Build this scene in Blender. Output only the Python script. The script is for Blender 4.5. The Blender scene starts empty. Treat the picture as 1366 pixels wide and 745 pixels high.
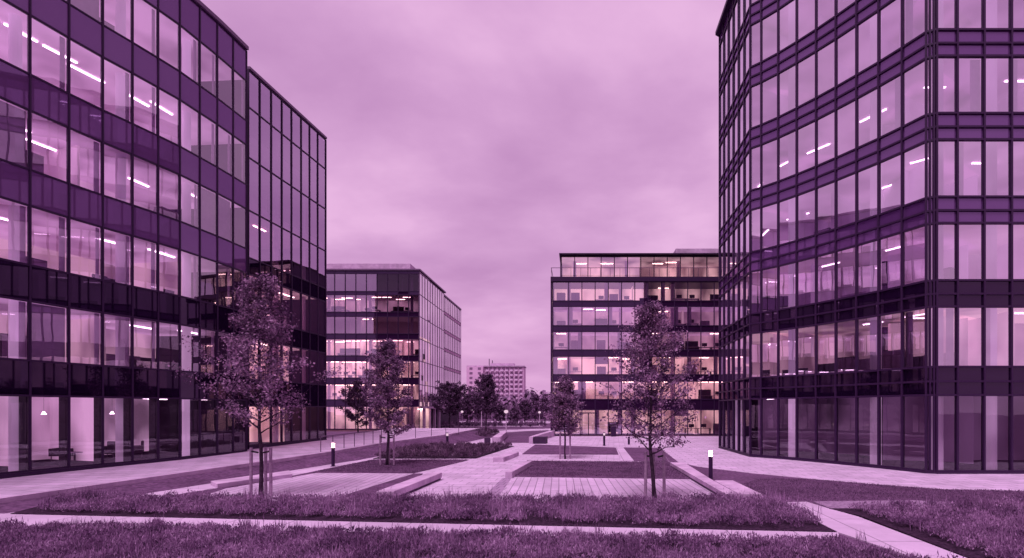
import bpy, math, random
import numpy as np
from mathutils import Vector, Matrix
rnd = random.Random(7)
scene = bpy.context.scene
col = scene.collection
R = math.radians
S = 3.86            # storey height of the two near blocks
EYE = 3.0           # eye height above the plaza

# ------------------------------------------------------------------ camera
cam_d = bpy.data.cameras.new('camera')
cam = bpy.data.objects.new('camera', cam_d)
col.objects.link(cam)
cam.location = (0, 0, EYE)
cam.rotation_euler = (R(90), 0, 0)
cam_d.sensor_width = 36
cam_d.lens = 700 / 1366 * 36
cam_d.shift_x = -87 / 1366
cam_d.shift_y = 173.5 / 1366
cam_d.clip_end = 5000
scene.camera = cam

def G(px, py, z=0.0):
    """spot on the plan where the surveyed point of the photo stands, for a surface of height z"""
    Y = (EYE - z) * 700 / (py - 546)
    return ((px - 770) * Y / 700, Y)

# ------------------------------------------------------------------ materials
def newmat(name):
    m = bpy.data.materials.new(name); m.use_nodes = True
    nt = m.node_tree; nt.nodes.clear()
    out = nt.nodes.new('ShaderNodeOutputMaterial')
    return m, nt, out
def N(nt, t, **kw):
    n = nt.nodes.new(t)
    for k, v in kw.items(): setattr(n, k, v)
    return n
def ramp(nt, src, stops):
    r = N(nt, 'ShaderNodeValToRGB')
    e = r.color_ramp.elements
    e[0].position, e[0].color = stops[0][0], (*stops[0][1], 1)
    e[1].position, e[1].color = stops[-1][0], (*stops[-1][1], 1)
    for p, c in stops[1:-1]:
        x = e.new(p); x.color = (*c, 1)
    nt.links.new(src, r.inputs[0])
    return r.outputs[0]
def noisy(name, c0, c1, scale=3.0, rough=0.8, bump=0.0, detail=6, spec=0.3, metallic=0, big=None):
    m, nt, out = newmat(name)
    L = nt.links.new
    tc = N(nt, 'ShaderNodeTexCoord')
    no = N(nt, 'ShaderNodeTexNoise'); no.inputs['Scale'].default_value = scale; no.inputs['Detail'].default_value = detail
    L(tc.outputs['Object'], no.inputs['Vector'])
    c = ramp(nt, no.outputs['Fac'], [(0.32, c0), (0.68, c1)])
    if big:
        n2 = N(nt, 'ShaderNodeTexNoise'); n2.inputs['Scale'].default_value = big; n2.inputs['Detail'].default_value = 3
        L(tc.outputs['Object'], n2.inputs['Vector'])
        mr = N(nt, 'ShaderNodeMapRange'); mr.inputs[1].default_value = .3; mr.inputs[2].default_value = .7
        mr.inputs[3].default_value = .72; mr.inputs[4].default_value = 1.12
        L(n2.outputs['Fac'], mr.inputs[0])
        vm = N(nt, 'ShaderNodeVectorMath', operation='SCALE'); L(c, vm.inputs[0]); L(mr.outputs[0], vm.inputs['Scale'])
        c = vm.outputs[0]
    b = N(nt, 'ShaderNodeBsdfPrincipled'); L(c, b.inputs['Base Color'])
    b.inputs['Roughness'].default_value = rough; b.inputs['Metallic'].default_value = metallic
    b.inputs['Specular IOR Level'].default_value = spec
    if bump:
        bp = N(nt, 'ShaderNodeBump'); bp.inputs['Strength'].default_value = bump; bp.inputs['Distance'].default_value = .03
        L(no.outputs['Fac'], bp.inputs['Height']); L(bp.outputs[0], b.inputs['Normal'])
    L(b.outputs[0], out.inputs[0])
    return m
def paving(name, c, w, h, rot=0, dark=.8, off=.5):
    m, nt, out = newmat(name); L = nt.links.new
    tc = N(nt, 'ShaderNodeTexCoord'); mp = N(nt, 'ShaderNodeMapping'); mp.inputs['Rotation'].default_value[2] = R(rot)
    L(tc.outputs['Object'], mp.inputs[0])
    br = N(nt, 'ShaderNodeTexBrick'); br.offset = off
    br.inputs['Scale'].default_value = 1; br.inputs['Brick Width'].default_value = w; br.inputs['Row Height'].default_value = h
    br.inputs['Mortar Size'].default_value = .018; br.inputs['Mortar Smooth'].default_value = .2
    br.inputs['Color1'].default_value = (*c, 1); br.inputs['Color2'].default_value = (*[x * .82 for x in c], 1)
    br.inputs['Mortar'].default_value = (*[x * .40 for x in c], 1)
    L(mp.outputs[0], br.inputs['Vector'])
    no = N(nt, 'ShaderNodeTexNoise'); no.inputs['Scale'].default_value = .7; no.inputs['Detail'].default_value = 8; no.inputs['Roughness'].default_value = .7
    L(tc.outputs['Object'], no.inputs['Vector'])
    mr = N(nt, 'ShaderNodeMapRange'); mr.inputs[1].default_value = .3; mr.inputs[2].default_value = .7; mr.inputs[3].default_value = dark - .06; mr.inputs[4].default_value = 1.08
    L(no.outputs['Fac'], mr.inputs[0])
    vm = N(nt, 'ShaderNodeVectorMath', operation='SCALE'); L(br.outputs['Color'], vm.inputs[0]); L(mr.outputs[0], vm.inputs['Scale'])
    b = N(nt, 'ShaderNodeBsdfPrincipled'); b.inputs['Roughness'].default_value = .75; b.inputs['Specular IOR Level'].default_value = .25
    L(vm.outputs[0], b.inputs['Base Color'])
    bp = N(nt, 'ShaderNodeBump'); bp.inputs['Strength'].default_value = .3; bp.inputs['Distance'].default_value = .01; bp.invert = True
    L(br.outputs['Fac'], bp.inputs['Height']); L(bp.outputs[0], b.inputs['Normal'])
    L(b.outputs[0], out.inputs[0])
    return m
def glass(name, base, tint, gtint, gain=1.0):
    """coated single pane: see-through part plus mirror part that grows towards grazing view"""
    m, nt, out = newmat(name); L = nt.links.new
    fr = N(nt, 'ShaderNodeFresnel'); fr.inputs[0].default_value = 1.6
    ma = N(nt, 'ShaderNodeMath', operation='MULTIPLY_ADD', use_clamp=True); ma.inputs[1].default_value = gain; ma.inputs[2].default_value = base
    L(fr.outputs[0], ma.inputs[0])
    tr = N(nt, 'ShaderNodeBsdfTransparent'); tr.inputs[0].default_value = (*tint, 1)
    gl = N(nt, 'ShaderNodeBsdfGlossy'); gl.inputs[0].default_value = (*gtint, 1); gl.inputs['Roughness'].default_value = .0
    no = N(nt, 'ShaderNodeTexNoise'); no.inputs['Scale'].default_value = .9; no.inputs['Detail'].default_value = 1
    tc = N(nt, 'ShaderNodeTexCoord'); L(tc.outputs['Object'], no.inputs['Vector'])
    bp = N(nt, 'ShaderNodeBump'); bp.inputs['Strength'].default_value = .28; bp.inputs['Distance'].default_value = .006
    L(no.outputs['Fac'], bp.inputs['Height']); L(bp.outputs[0], gl.inputs['Normal'])
    mx = N(nt, 'ShaderNodeMixShader'); L(ma.outputs[0], mx.inputs[0]); L(tr.outputs[0], mx.inputs[1]); L(gl.outputs[0], mx.inputs[2])
    L(mx.outputs[0], out.inputs[0])
    return m
def spandrel(name, base, c, gtint):
    m, nt, out = newmat(name); L = nt.links.new
    fr = N(nt, 'ShaderNodeFresnel'); fr.inputs[0].default_value = 1.5
    ma = N(nt, 'ShaderNodeMath', operation='MULTIPLY_ADD', use_clamp=True); ma.inputs[1].default_value = .8; ma.inputs[2].default_value = base
    L(fr.outputs[0], ma.inputs[0])
    df = N(nt, 'ShaderNodeBsdfDiffuse'); df.inputs[0].default_value = (*c, 1)
    gl = N(nt, 'ShaderNodeBsdfGlossy'); gl.inputs[0].default_value = (*gtint, 1); gl.inputs['Roughness'].default_value = .02
    mx = N(nt, 'ShaderNodeMixShader'); L(ma.outputs[0], mx.inputs[0]); L(df.outputs[0], mx.inputs[1]); L(gl.outputs[0], mx.inputs[2])
    L(mx.outputs[0], out.inputs[0])
    return m
def emit(name, c, s):
    m, nt, out = newmat(name)
    e = N(nt, 'ShaderNodeEmission'); e.inputs[0].default_value = (*c, 1); e.inputs[1].default_value = s
    nt.links.new(e.outputs[0], out.inputs[0]); return m
def glow_surface(name, c, e, es, scale=.35):
    """plaster or ceiling of a lit room: diffuse plus added emission standing in for room light, different from room to room"""
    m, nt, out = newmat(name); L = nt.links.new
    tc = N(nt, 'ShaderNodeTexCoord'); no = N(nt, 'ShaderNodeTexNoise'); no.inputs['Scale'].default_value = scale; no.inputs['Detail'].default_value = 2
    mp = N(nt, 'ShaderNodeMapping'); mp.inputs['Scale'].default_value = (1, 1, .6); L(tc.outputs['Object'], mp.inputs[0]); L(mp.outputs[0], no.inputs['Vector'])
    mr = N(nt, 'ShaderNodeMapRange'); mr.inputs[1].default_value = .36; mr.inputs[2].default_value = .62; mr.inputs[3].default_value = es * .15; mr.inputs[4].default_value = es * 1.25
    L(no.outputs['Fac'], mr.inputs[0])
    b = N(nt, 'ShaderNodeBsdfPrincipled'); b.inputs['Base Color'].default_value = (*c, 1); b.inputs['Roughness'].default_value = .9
    b.inputs['Emission Color'].default_value = (*e, 1); L(mr.outputs[0], b.inputs['Emission Strength'])  # surface emits by itself, in place of light from room lamps
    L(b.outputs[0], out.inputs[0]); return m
def leafmat(name, dark, mid, light, scale=1.6, trans=.25):
    m, nt, out = newmat(name); L = nt.links.new
    ge = N(nt, 'ShaderNodeNewGeometry'); tc = N(nt, 'ShaderNodeTexCoord')
    no = N(nt, 'ShaderNodeTexNoise'); no.inputs['Scale'].default_value = scale; no.inputs['Detail'].default_value = 2
    L(tc.outputs['Object'], no.inputs['Vector'])
    ad = N(nt, 'ShaderNodeMath', operation='MULTIPLY_ADD'); ad.inputs[1].default_value = .45
    L(ge.outputs['Random Per Island'], ad.inputs[0])
    mu = N(nt, 'ShaderNodeMath', operation='MULTIPLY_ADD'); mu.inputs[1].default_value = 1.1; mu.inputs[2].default_value = -.25
    L(no.outputs['Fac'], mu.inputs[0]); L(mu.outputs[0], ad.inputs[2])
    c = ramp(nt, ad.outputs[0], [(.15, dark), (.5, mid), (.85, light)])
    d = N(nt, 'ShaderNodeBsdfPrincipled'); L(c, d.inputs['Base Color']); d.inputs['Roughness'].default_value = .6; d.inputs['Specular IOR Level'].default_value = .25
    t = N(nt, 'ShaderNodeBsdfTranslucent'); L(c, t.inputs[0])
    mx = N(nt, 'ShaderNodeMixShader'); mx.inputs[0].default_value = trans
    L(d.outputs[0], mx.inputs[1]); L(t.outputs[0], mx.inputs[2]); L(mx.outputs[0], out.inputs[0])
    return m

M = {}
M['frame'] = noisy('dark_metal', (.024, .007, .036), (.034, .011, .050), 20, .45, spec=.22)
M['frame_r'] = noisy('dark_bronze_metal', (.026, .008, .038), (.036, .012, .052), 20, .45, spec=.22)
M['ledge'] = noisy('weathered_metal', (.10, .05, .12), (.16, .08, .17), 8, .5, spec=.5)
M['glassL'] = glass('office_glass', .22, (.86, .79, .88), (.93, .88, .97), 1.0)
M['glassR'] = glass('office_glass_silvery', .44, (.78, .70, .82), (.93, .88, .99), 1.0)
M['glassW'] = glass('violet_office_glass', .40, (.70, .58, .76), (.88, .72, .98), 1.0)
M['glassG'] = glass('ground_floor_glass', .08, (.92, .86, .93), (.8, .74, .86), 1.0)
M['glassF'] = glass('far_glass', .36, (.85, .76, .86), (.80, .72, .92), 1.0)
M['glassD'] = glass('dark_far_glass', .06, (.45, .35, .5), (.6, .52, .7), .9)
M['glassP'] = glass('pale_far_glass', .75, (.5, .4, .55), (.88, .82, .9), .3)
M['spanL'] = spandrel('violet_spandrel_glass', .09, (.125, .055, .155), (.70, .50, .92))
M['spanR'] = spandrel('plum_spandrel_glass', .12, (.088, .034, .122), (.70, .50, .90))
M['spanLd'] = spandrel('spandrel_glass_painted_reflection', .05, (.008, .002, .014), (.6, .44, .7))  # darkened copy for lower bands: dark reflected surroundings put into the colour
M['spanRd'] = spandrel('plum_glass_painted_reflection', .05, (.008, .002, .014), (.6, .44, .7))  # right block's copy, dark reflection likewise painted into the lower bands
M['spanF'] = spandrel('dark_spandrel', .05, (.022, .006, .030), (.5, .4, .7))
M['ceil'] = noisy('ceiling_board', (.42, .28, .42), (.48, .33, .48), 2, .9)
M['wall_in'] = noisy('interior_plaster', (.60, .42, .56), (.68, .48, .62), 1.5, .9)
M['wall_dim'] = noisy('interior_dim_wall', (.10, .05, .11), (.16, .08, .17), 1.5, .9)
M['wall_grey'] = noisy('interior_grey_wall', (.40, .25, .40), (.48, .31, .48), 1.5, .9)
M['glow_pink'] = glow_surface('glowing_room_plaster', (.6, .42, .56), (1, .54, .90), .50)  # this and the other room plasters glow to stand in for room light
M['glow_soft'] = glow_surface('softly_glowing_plaster', (.5, .34, .5), (.90, .46, .92), .26)
M['glow_warm'] = glow_surface('warm_glowing_plaster', (.6, .42, .5), (1, .58, .58), .85, .5)
M['glow_mid'] = glow_surface('half_glowing_plaster', (.5, .34, .46), (1, .54, .72), .42, .5)
M['ceil_glow_pink'] = glow_surface('glowing_ceiling', (.6, .42, .58), (1, .52, .95), .36)  # ceiling boards given their own glow as room fill, no fixture there
M['ceil_glow_soft'] = glow_surface('soft_glowing_ceiling', (.6, .42, .58), (1, .52, .95), .22)
M['ceil_glow_warm'] = glow_surface('warm_glowing_ceiling', (.6, .42, .52), (1, .60, .64), .55)
M['glow_dim'] = glow_surface('dim_glowing_plaster', (.35, .2, .36), (.9, .40, .95), .06)  # faint glow put into the plaster of the dim rooms
M['ceil_glow_dim'] = glow_surface('dim_glowing_ceiling', (.35, .2, .36), (.9, .40, .95), .03)  # same faint added glow for the ceiling of the dim rooms
M['column_glow'] = glow_surface('pale_glowing_column', (.66, .48, .68), (1, .58, 1), .34)  # column brightness is added emission, the column is no lamp
M['core'] = noisy('dark_cladding', (.03, .01, .04), (.05, .018, .06), 1.5, .7)
M['blind'] = noisy('pale_blind', (.62, .46, .66), (.70, .52, .73), 4, .8)
M['column'] = noisy('painted_column', (.55, .38, .58), (.64, .45, .66), 3, .8)
M['furn'] = noisy('dark_furniture', (.03, .01, .035), (.06, .025, .065), 6, .6)
M['furn2'] = noisy('grey_furniture', (.22, .12, .22), (.3, .17, .3), 6, .6)
M['lampP'] = emit('pink_white_tube', (1.0, .66, .90), 7)
M['lampW'] = emit('warm_tube', (1.0, .60, .54), 13)
M['lampB'] = emit('bollard_glow', (1.0, .70, .62), 16)
M['lampD'] = emit('bollard_faint_glow', (1.0, .66, .86), .9)
M['pave'] = paving('light_paving', (.62, .46, .64), .9, .6, 4)
M['slab'] = paving('plank_paving', (.60, .44, .62), 2.4, .3, 88)
M['path'] = paving('path_slab', (.62, .46, .64), 1.6, 2.4, 2, .86, 0)
M['dpave'] = paving('darker_paving', (.40, .26, .42), .3, .6, 4)
M['kerb'] = noisy('cast_concrete', (.44, .29, .45), (.60, .43, .60), 2.2, .85, .1, big=.5)
M['kerb_dark'] = noisy('shadow_recess', (.06, .03, .07), (.09, .04, .10), 3, .9)  # shade under the benches put into the colour; drain cover shares this tone
M['gravel'] = noisy('gravel', (.16, .09, .17), (.34, .22, .35), 9, .95, .5, 10)
M['lawn'] = noisy('mown_grass', (.078, .034, .082), (.175, .085, .178), 7, .95, .6, 12, .1, big=.6)
M['soil'] = noisy('bark_soil', (.016, .006, .018), (.055, .025, .055), 14, .95, .8, 12, .1)
M['blade'] = leafmat('lawn_blade', (.07, .03, .075), (.145, .068, .15), (.25, .135, .25), 1.0)
M['shrub'] = leafmat('feathery_shrub', (.058, .022, .070), (.235, .112, .245), (.48, .28, .485), .9, .3)
M['ground_shrub'] = leafmat('ground_shrub', (.05, .02, .05), (.12, .055, .12), (.26, .15, .25), 1.4)
M['leaf'] = leafmat('tree_leaf', (.03, .010, .038), (.17, .083, .175), (.56, .33, .53), 1.5, .3)
M['leafd'] = leafmat('dark_tree_leaf', (.038, .015, .046), (.085, .038, .092), (.19, .095, .195), 1.2, .2)
M['leafm'] = leafmat('far_tree_leaf', (.08, .037, .09), (.19, .098, .20), (.34, .19, .34), .25, .2)
M['bark'] = noisy('bark', (.018, .007, .02), (.055, .026, .055), 12, .9, .6)
M['stake'] = noisy('round_wood_stake', (.22, .13, .22), (.36, .23, .35), 9, .85, .3)
M['tie'] = noisy('rubber_tie', (.012, .005, .014), (.02, .008, .022), 9, .7)
M['facade'] = noisy('pale_render', (.60, .38, .56), (.70, .47, .65), .2, .9)
M['farwin'] = noisy('far_window', (.16, .08, .17), (.26, .15, .26), 2, .4)
M['white'] = noisy('white_paint', (.6, .42, .6), (.7, .5, .7), 3, .5)
M['railing'] = noisy('grey_steel', (.10, .05, .11), (.15, .08, .16), 8, .5, metallic=.3)
M['carp'] = noisy('car_paint_pale', (.5, .35, .5), (.55, .4, .55), 3, .3, spec=.6)
M['card'] = noisy('car_paint_dark', (.03, .012, .035), (.05, .02, .05), 3, .3, spec=.6)

# ------------------------------------------------------------------ mesh helpers
class MB:
    def __init__(s): s.v = []; s.f = []
    def add(s, vs, fs):
        o = len(s.v); s.v += [tuple(p) for p in vs]; s.f += [tuple(i + o for i in f) for f in fs]
    def quad(s, a, b, c, d): s.add([a, b, c, d], [(0, 1, 2, 3)])
    def prism(s, poly, z0, z1):
        n = len(poly)
        A = sum(poly[i][0] * poly[(i + 1) % n][1] - poly[(i + 1) % n][0] * poly[i][1] for i in range(n))
        if A < 0: poly = poly[::-1]
        f0 = z0 if callable(z0) else (lambda x, y: z0)
        f1 = z1 if callable(z1) else (lambda x, y: z1)
        vs = [(x, y, f0(x, y)) for x, y in poly] + [(x, y, f1(x, y)) for x, y in poly]
        fs = [tuple(range(n))[::-1], tuple(range(n, 2 * n))] + [(i, (i + 1) % n, n + (i + 1) % n, n + i) for i in range(n)]
        s.add(vs, fs)
    def bar(s, a, b, w0, w1, n0, n1, z0, z1):
        """box along a->b on plan; across from n0 to n1 of its normal; w0/w1 extend the ends"""
        a = Vector(a[:2]); b = Vector(b[:2]); u = (b - a).normalized(); n = Vector((u.y, -u.x))
        a = a - u * w0; b = b + u * w1
        s.prism([tuple(a + n * n0), tuple(b + n * n0), tuple(b + n * n1), tuple(a + n * n1)], z0, z1)
    def box(s, x0, x1, y0, y1, z0, z1): s.prism([(x0, y0), (x1, y0), (x1, y1), (x0, y1)], z0, z1)
    def obox(s, c, rz, sx, sy, z0, z1):
        ca, sa = math.cos(rz), math.sin(rz)
        s.prism([(c[0] + ca * x * sx / 2 - sa * y * sy / 2, c[1] + sa * x * sx / 2 + ca * y * sy / 2) for x, y in ((-1, -1), (1, -1), (1, 1), (-1, 1))], z0, z1)
    def tube(s, pts, rad, n=8, cap=True):
        rings = []
        pts = [Vector(p) for p in pts]
        for i, p in enumerate(pts):
            d = (pts[min(i + 1, len(pts) - 1)] - pts[max(i - 1, 0)]).normalized()
            a = Vector((1, 0, 0)) if abs(d.x) < .8 else Vector((0, 1, 0))
            e = d.cross(a).normalized(); g = d.cross(e)
            r = rad[i] if isinstance(rad, (list, tuple)) else rad
            rings.append([p + (e * math.cos(k * 2 * math.pi / n) + g * math.sin(k * 2 * math.pi / n)) * r for k in range(n)])
        vs = [q for r_ in rings for q in r_]; fs = []
        for i in range(len(rings) - 1):
            for k in range(n):
                fs.append((i * n + k, i * n + (k + 1) % n, (i + 1) * n + (k + 1) % n, (i + 1) * n + k))
        if cap: fs += [tuple(range(n))[::-1], tuple(range((len(rings) - 1) * n, len(rings) * n))]
        s.add(vs, fs)
    def build(s, name, mat, parent=None, smooth=False, bevel=0):
        me = bpy.data.meshes.new(name); me.from_pydata(s.v, [], s.f); me.update()
        o = bpy.data.objects.new(name, me); col.objects.link(o)
        me.materials.append(mat)
        if parent: o.parent = parent
        if smooth: me.polygons.foreach_set('use_smooth', [True] * len(me.polygons))
        if bevel:
            b = o.modifiers.new('bevel', 'BEVEL'); b.width = bevel; b.segments = 2; b.limit_method = 'ANGLE'
        return o
def tag(o, label=None, cat=None, group=None, kind=None):
    if label: o['label'] = label
    if cat: o['category'] = cat
    if group: o['group'] = group
    if kind: o['kind'] = kind
    return o
def empty(name, loc=(0, 0, 0), rz=0):
    o = bpy.data.objects.new(name, None); col.objects.link(o); o.location = loc; o.rotation_euler = (0, 0, rz); o.empty_display_size = .3
    return o
def copy_tree(o, parent=None):
    c = o.copy(); col.objects.link(c); c.parent = parent
    for ch in [x for x in list(col.objects) if x.parent == o]: copy_tree(ch, c)
    return c
def recentre(root, loc):
    """put an Empty at the base of its thing while the parts, modelled in world space, stay where they are"""
    root.location = loc
    for ch in [x for x in col.objects if x.parent == root]:
        ch.location = Vector(ch.location) - Vector(loc)
def big_mesh(name, v, f, mat, parent=None):
    """v: (n,3) array, f: (m,k) array"""
    me = bpy.data.meshes.new(name)
    k = f.shape[1]
    me.vertices.add(len(v)); me.vertices.foreach_set('co', v.astype(np.float32).ravel())
    me.loops.add(f.size); me.loops.foreach_set('vertex_index', f.astype(np.int32).ravel())
    me.polygons.add(len(f)); me.polygons.foreach_set('loop_start', (np.arange(len(f)) * k).astype(np.int32))
    me.polygons.foreach_set('loop_total', np.full(len(f), k, dtype=np.int32))
    me.update(calc_edges=True); me.validate()
    me.materials.append(mat)
    o = bpy.data.objects.new(name, me); col.objects.link(o)
    if parent: o.parent = parent
    return o
def thing_mesh(name, mb, mat, label, cat, **kw):
    o = mb.build(name, mat, None, **{k: v for k, v in kw.items() if k in ('smooth', 'bevel')})
    tag(o, label, cat, kw.get('group'))
    return o
ORD = ['zeroth', 'first', 'second', 'third', 'fourth', 'fifth', 'sixth', 'seventh', 'eighth', 'ninth', 'tenth', 'eleventh', 'twelfth', 'thirteenth', 'fourteenth']

# ------------------------------------------------------------------ buildings
def offset_line(pts, d):
    """polyline pushed by d to the right hand of its direction (d<0: left)"""
    pts = [Vector(p) for p in pts]; out = []
    for i, p in enumerate(pts):
        ns = []
        if i > 0: u = (p - pts[i - 1]).normalized(); ns.append(Vector((u.y, -u.x)))
        if i < len(pts) - 1: u = (pts[i + 1] - p).normalized(); ns.append(Vector((u.y, -u.x)))
        n = sum(ns, Vector((0, 0))).normalized(); n = n / max(.5, n.dot(ns[0]))
        out.append(tuple(p + n * d))
    return out

def parts_limited(name, items, parent, limit=100):
    """items: list of (size, fn(mb), material, child list); the biggest ones are parts, the rest one part"""
    items = sorted(items, key=lambda t: -t[0])
    rest = {}
    for k, (sz, fn, mat, kids) in enumerate(items):
        if k < limit:
            mb = MB(); fn(mb); o = mb.build(name, mat, parent)
            for kn, kf, km in kids:
                mb = MB(); kf(mb); mb.build(kn, km, o)
        else:
            rest.setdefault(mat.name, [mat, MB(), {}])
            fn(rest[mat.name][1])
            for kn, kf, km in kids:
                rest[mat.name][2].setdefault(kn, [km, MB()]); kf(rest[mat.name][2][kn][1])
    for mn, (mat, mb, kids) in rest.items():
        o = mb.build(name, mat, parent); o['kind'] = 'stuff'
        for kn, (km, kmb) in kids.items():
            q = kmb.build(kn, km, o); q['kind'] = 'stuff'

def facade(root, pts, rows, nshow, mats, mull=.07, proud=.07, seen=None, blind=None, side=1, tilt=.0035, frame=True, store=None, dark=None):
    """curtain wall on the polyline pts. side=+1: outside lies to the right of the direction pts[i]->pts[i+1].
    rows: (z0, z1, kind). seen(i): panel in the photo (else lumped)."""
    W, SP, BL = store['window'], store['spandrel_panel'], store['blind']
    for i in range(len(pts) - 1):
        a = Vector(pts[i]); b = Vector(pts[i + 1]); u = (b - a).normalized(); n = Vector((u.y, -u.x)) * side
        mid = (a + b) / 2; dist2 = max(4, mid.length_squared)
        vis = seen is None or seen(i)
        for (z0, z1, kind) in rows:
            ar = (b - a).length * (z1 - z0) * abs(n.dot(mid.normalized())) / dist2 * (1 if vis else 1e-6)
            ta, tb = (rnd.uniform(-tilt, tilt), rnd.uniform(-tilt, tilt))
            def pane(mb, a=a, b=b, u=u, n=n, z0=z0, z1=z1, ta=ta, tb=tb):
                g = mull * .3
                A = a + u * g; B = b - u * g
                def q(P, z, s, t): o = P + n * (ta * s + tb * t); return (o.x, o.y, z)
                mb.quad(q(A, z0 + g, -1, -1), q(B, z0 + g, 1, -1), q(B, z1 - g, 1, 1), q(A, z1 - g, -1, 1))
            if kind[0] == 's':
                SP.append((ar, pane, mats['d' if kind[-1] == 'd' else 's'], []))
            else:
                kids = []
                if frame:
                    def fr(mb, a=a, b=b, u=u, n=n, z0=z0, z1=z1):
                        e = mull * .5; t = .016
                        A = a + u * e; B = b - u * e
                        for P, Q in ((A, A + u * t), (B - u * t, B)):
                            mb.prism([tuple(P + n * .03), tuple(Q + n * .03), tuple(Q - n * .05), tuple(P - n * .05)], z0 + .03, z1 - .03)
                        for zz in (z0 + .03, z1 - .03 - t):
                            P = A + u * (t + .002); Q = B - u * (t + .002)
                            mb.prism([tuple(P + n * .028), tuple(Q + n * .028), tuple(Q - n * .048), tuple(P - n * .048)], zz, zz + t)
                    kids.append(('frame', fr, mats['f']))
                bl = blind(i, z0) if blind else None
                if bl:
                    def bf(mb, a=a, b=b, u=u, n=n, z0=z0, z1=z1, bl=bl):
                        Ln = (b - a).length
                        A = a + u * Ln * bl[0] - n * .16; B = a + u * Ln * bl[1] - n * .16
                        mb.prism([tuple(A), tuple(B), tuple(B - n * .02), tuple(A - n * .02)], z1 - (z1 - z0) * bl[2] + .02, z1 - .05)
                    kids.append(('blind', bf, M['blind']))
                W.append((ar, pane, M['glassD'] if dark and dark(i, z0) else mats['g' if kind[1:] == 'g' else 'w'], kids))
    zlo = min(r_[0] for r_ in rows); zhi = max(r_[1] for r_ in rows)
    for i, p in enumerate(pts):
        j = min(i, len(pts) - 2)
        u = (Vector(pts[j + 1]) - Vector(pts[j])).normalized()
        if 0 < i < len(pts) - 1:
            u = (u + (Vector(pts[i]) - Vector(pts[i - 1])).normalized()).normalized()
        n = Vector((u.y, -u.x)) * side; p = Vector(p)
        def mf(mb, p=p, u=u, n=n):
            h = mull / 2
            mb.prism([tuple(p - u * h + n * proud), tuple(p + u * h + n * proud), tuple(p + u * h - n * .1), tuple(p - u * h - n * .1)], zlo, zhi)
        store['mullion'].append((1 / max(4, p.length_squared) * (1 if (seen is None or seen(min(i, len(pts) - 2))) else 1e-6), mf, mats['f'], []))
    zs = sorted({round(r_[0], 3) for r_ in rows} | {round(r_[1], 3) for r_ in rows} | {round(z, 3) for r_ in rows if r_[2][:2] == 's2' for z in [(r_[0] + r_[1]) / 2 - .02]})
    for z in zs:
        o0 = offset_line(pts, side * (proud - .012)); o1 = offset_line(pts, -side * .09)
        mb = MB()
        for i in range(len(pts) - 1):
            mb.prism([o0[i], o0[i + 1], o1[i + 1], o1[i]], z - mull * .55, z + mull * .55)
        mb.build('transom', mats['t'] if 't' in mats else mats['f'], root)

def interior(root, pts, side, D, storeys, store, lampmat, colmat, col_every=3, col_off=.9, lamp_prob=.7, wallmats=None, zroof=None, partitions=.25, seen=None, ceilmats=None, rows_of_lamps=(1.6, 3.6), cols=None, crad=.2):
    """storeys: (floor_z, ceiling_z, lit 0..1). Slabs, back walls, partitions, columns, ceiling lamps."""
    inner = offset_line(pts, -side * .14); back = offset_line(pts, -side * D)
    for k, (zf, zc, lit) in enumerate(storeys):
        top = storeys[k + 1][0] if k + 1 < len(storeys) else zroof
        mb = MB()
        for i in range(len(pts) - 1): mb.prism([inner[i], inner[i + 1], back[i + 1], back[i]], zc, top)
        mb.build('floor_slab', ceilmats[k] if ceilmats else M['ceil'], root)
        mb = MB()
        b2 = offset_line(pts, -side * (D + .1))
        dd = D - (rnd.uniform(0, 1.5))
        b1 = offset_line(pts, -side * dd); b2 = offset_line(pts, -side * (dd + .1))
        for i in range(len(pts) - 1): mb.prism([b1[i], b1[i + 1], b2[i + 1], b2[i]], zf + .001, zc - .001)
        wm = (wallmats[k] if wallmats else M['wall_in'])
        mb.build('interior_wall', wm, root)
        for i in range(1, len(pts) - 1):
            if rnd.random() < partitions:
                a = Vector(pts[i]); n = (Vector(inner[i]) - a).normalized(); u = Vector((n.y, -n.x))
                def pf(mb, a=a, n=n, u=u, zf=zf, zc=zc, d0=rnd.uniform(1.3, 2.5)):
                    A = a + n * d0; B = a + n * (dd - .01)
                    mb.prism([tuple(A - u * .05), tuple(A + u * .05), tuple(B + u * .05), tuple(B - u * .05)], zf + .001, zc - .001)
                store['partition'].append((1 / max(4, a.length_squared), pf, wm, []))
            if lit and rnd.random() < lamp_prob * lit:
                a = (Vector(pts[i]) + Vector(pts[i - 1])) / 2; n = (Vector(inner[i]) - Vector(pts[i])).normalized(); u = Vector((n.y, -n.x))
                for d0 in rows_of_lamps:
                    def lf(mb, a=a, n=n, u=u, zc=zc, d0=d0 + rnd.choice([-.5, 0, .9]), ll=rnd.choice([.55, .62, .75])):
                        c = a + n * d0
                        mb.prism([tuple(c - u * ll - n * .05), tuple(c + u * ll - n * .05), tuple(c + u * ll + n * .05), tuple(c - u * ll + n * .05)], zc - .07, zc - .02)
                    vis = (seen is None or seen(i))
                    if vis or rnd.random() < .4:
                        store['ceiling_light'].append(((1 / max(4, a.length_squared)) * (1 if vis else 1e-6), lf, lampmat, []))
    ci = offset_line(pts, -side * col_off)
    spots = [ci[i] for i in range(1, len(pts) - 1, col_every)] if cols is None else [tuple(Vector(ci[i]).lerp(Vector(ci[i + 1]), f_)) for i, f_ in cols]
    for c_ in spots:
        def cf(mb, c=c_):
            for k, (zf, zc, lit) in enumerate(storeys):
                mb.tube([(c[0], c[1], zf + .001), (c[0], c[1], zc - .001)], crad, 18, True)
        store['column'].append((1 / max(4, Vector(c_).length_squared), cf, colmat, []))

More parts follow.
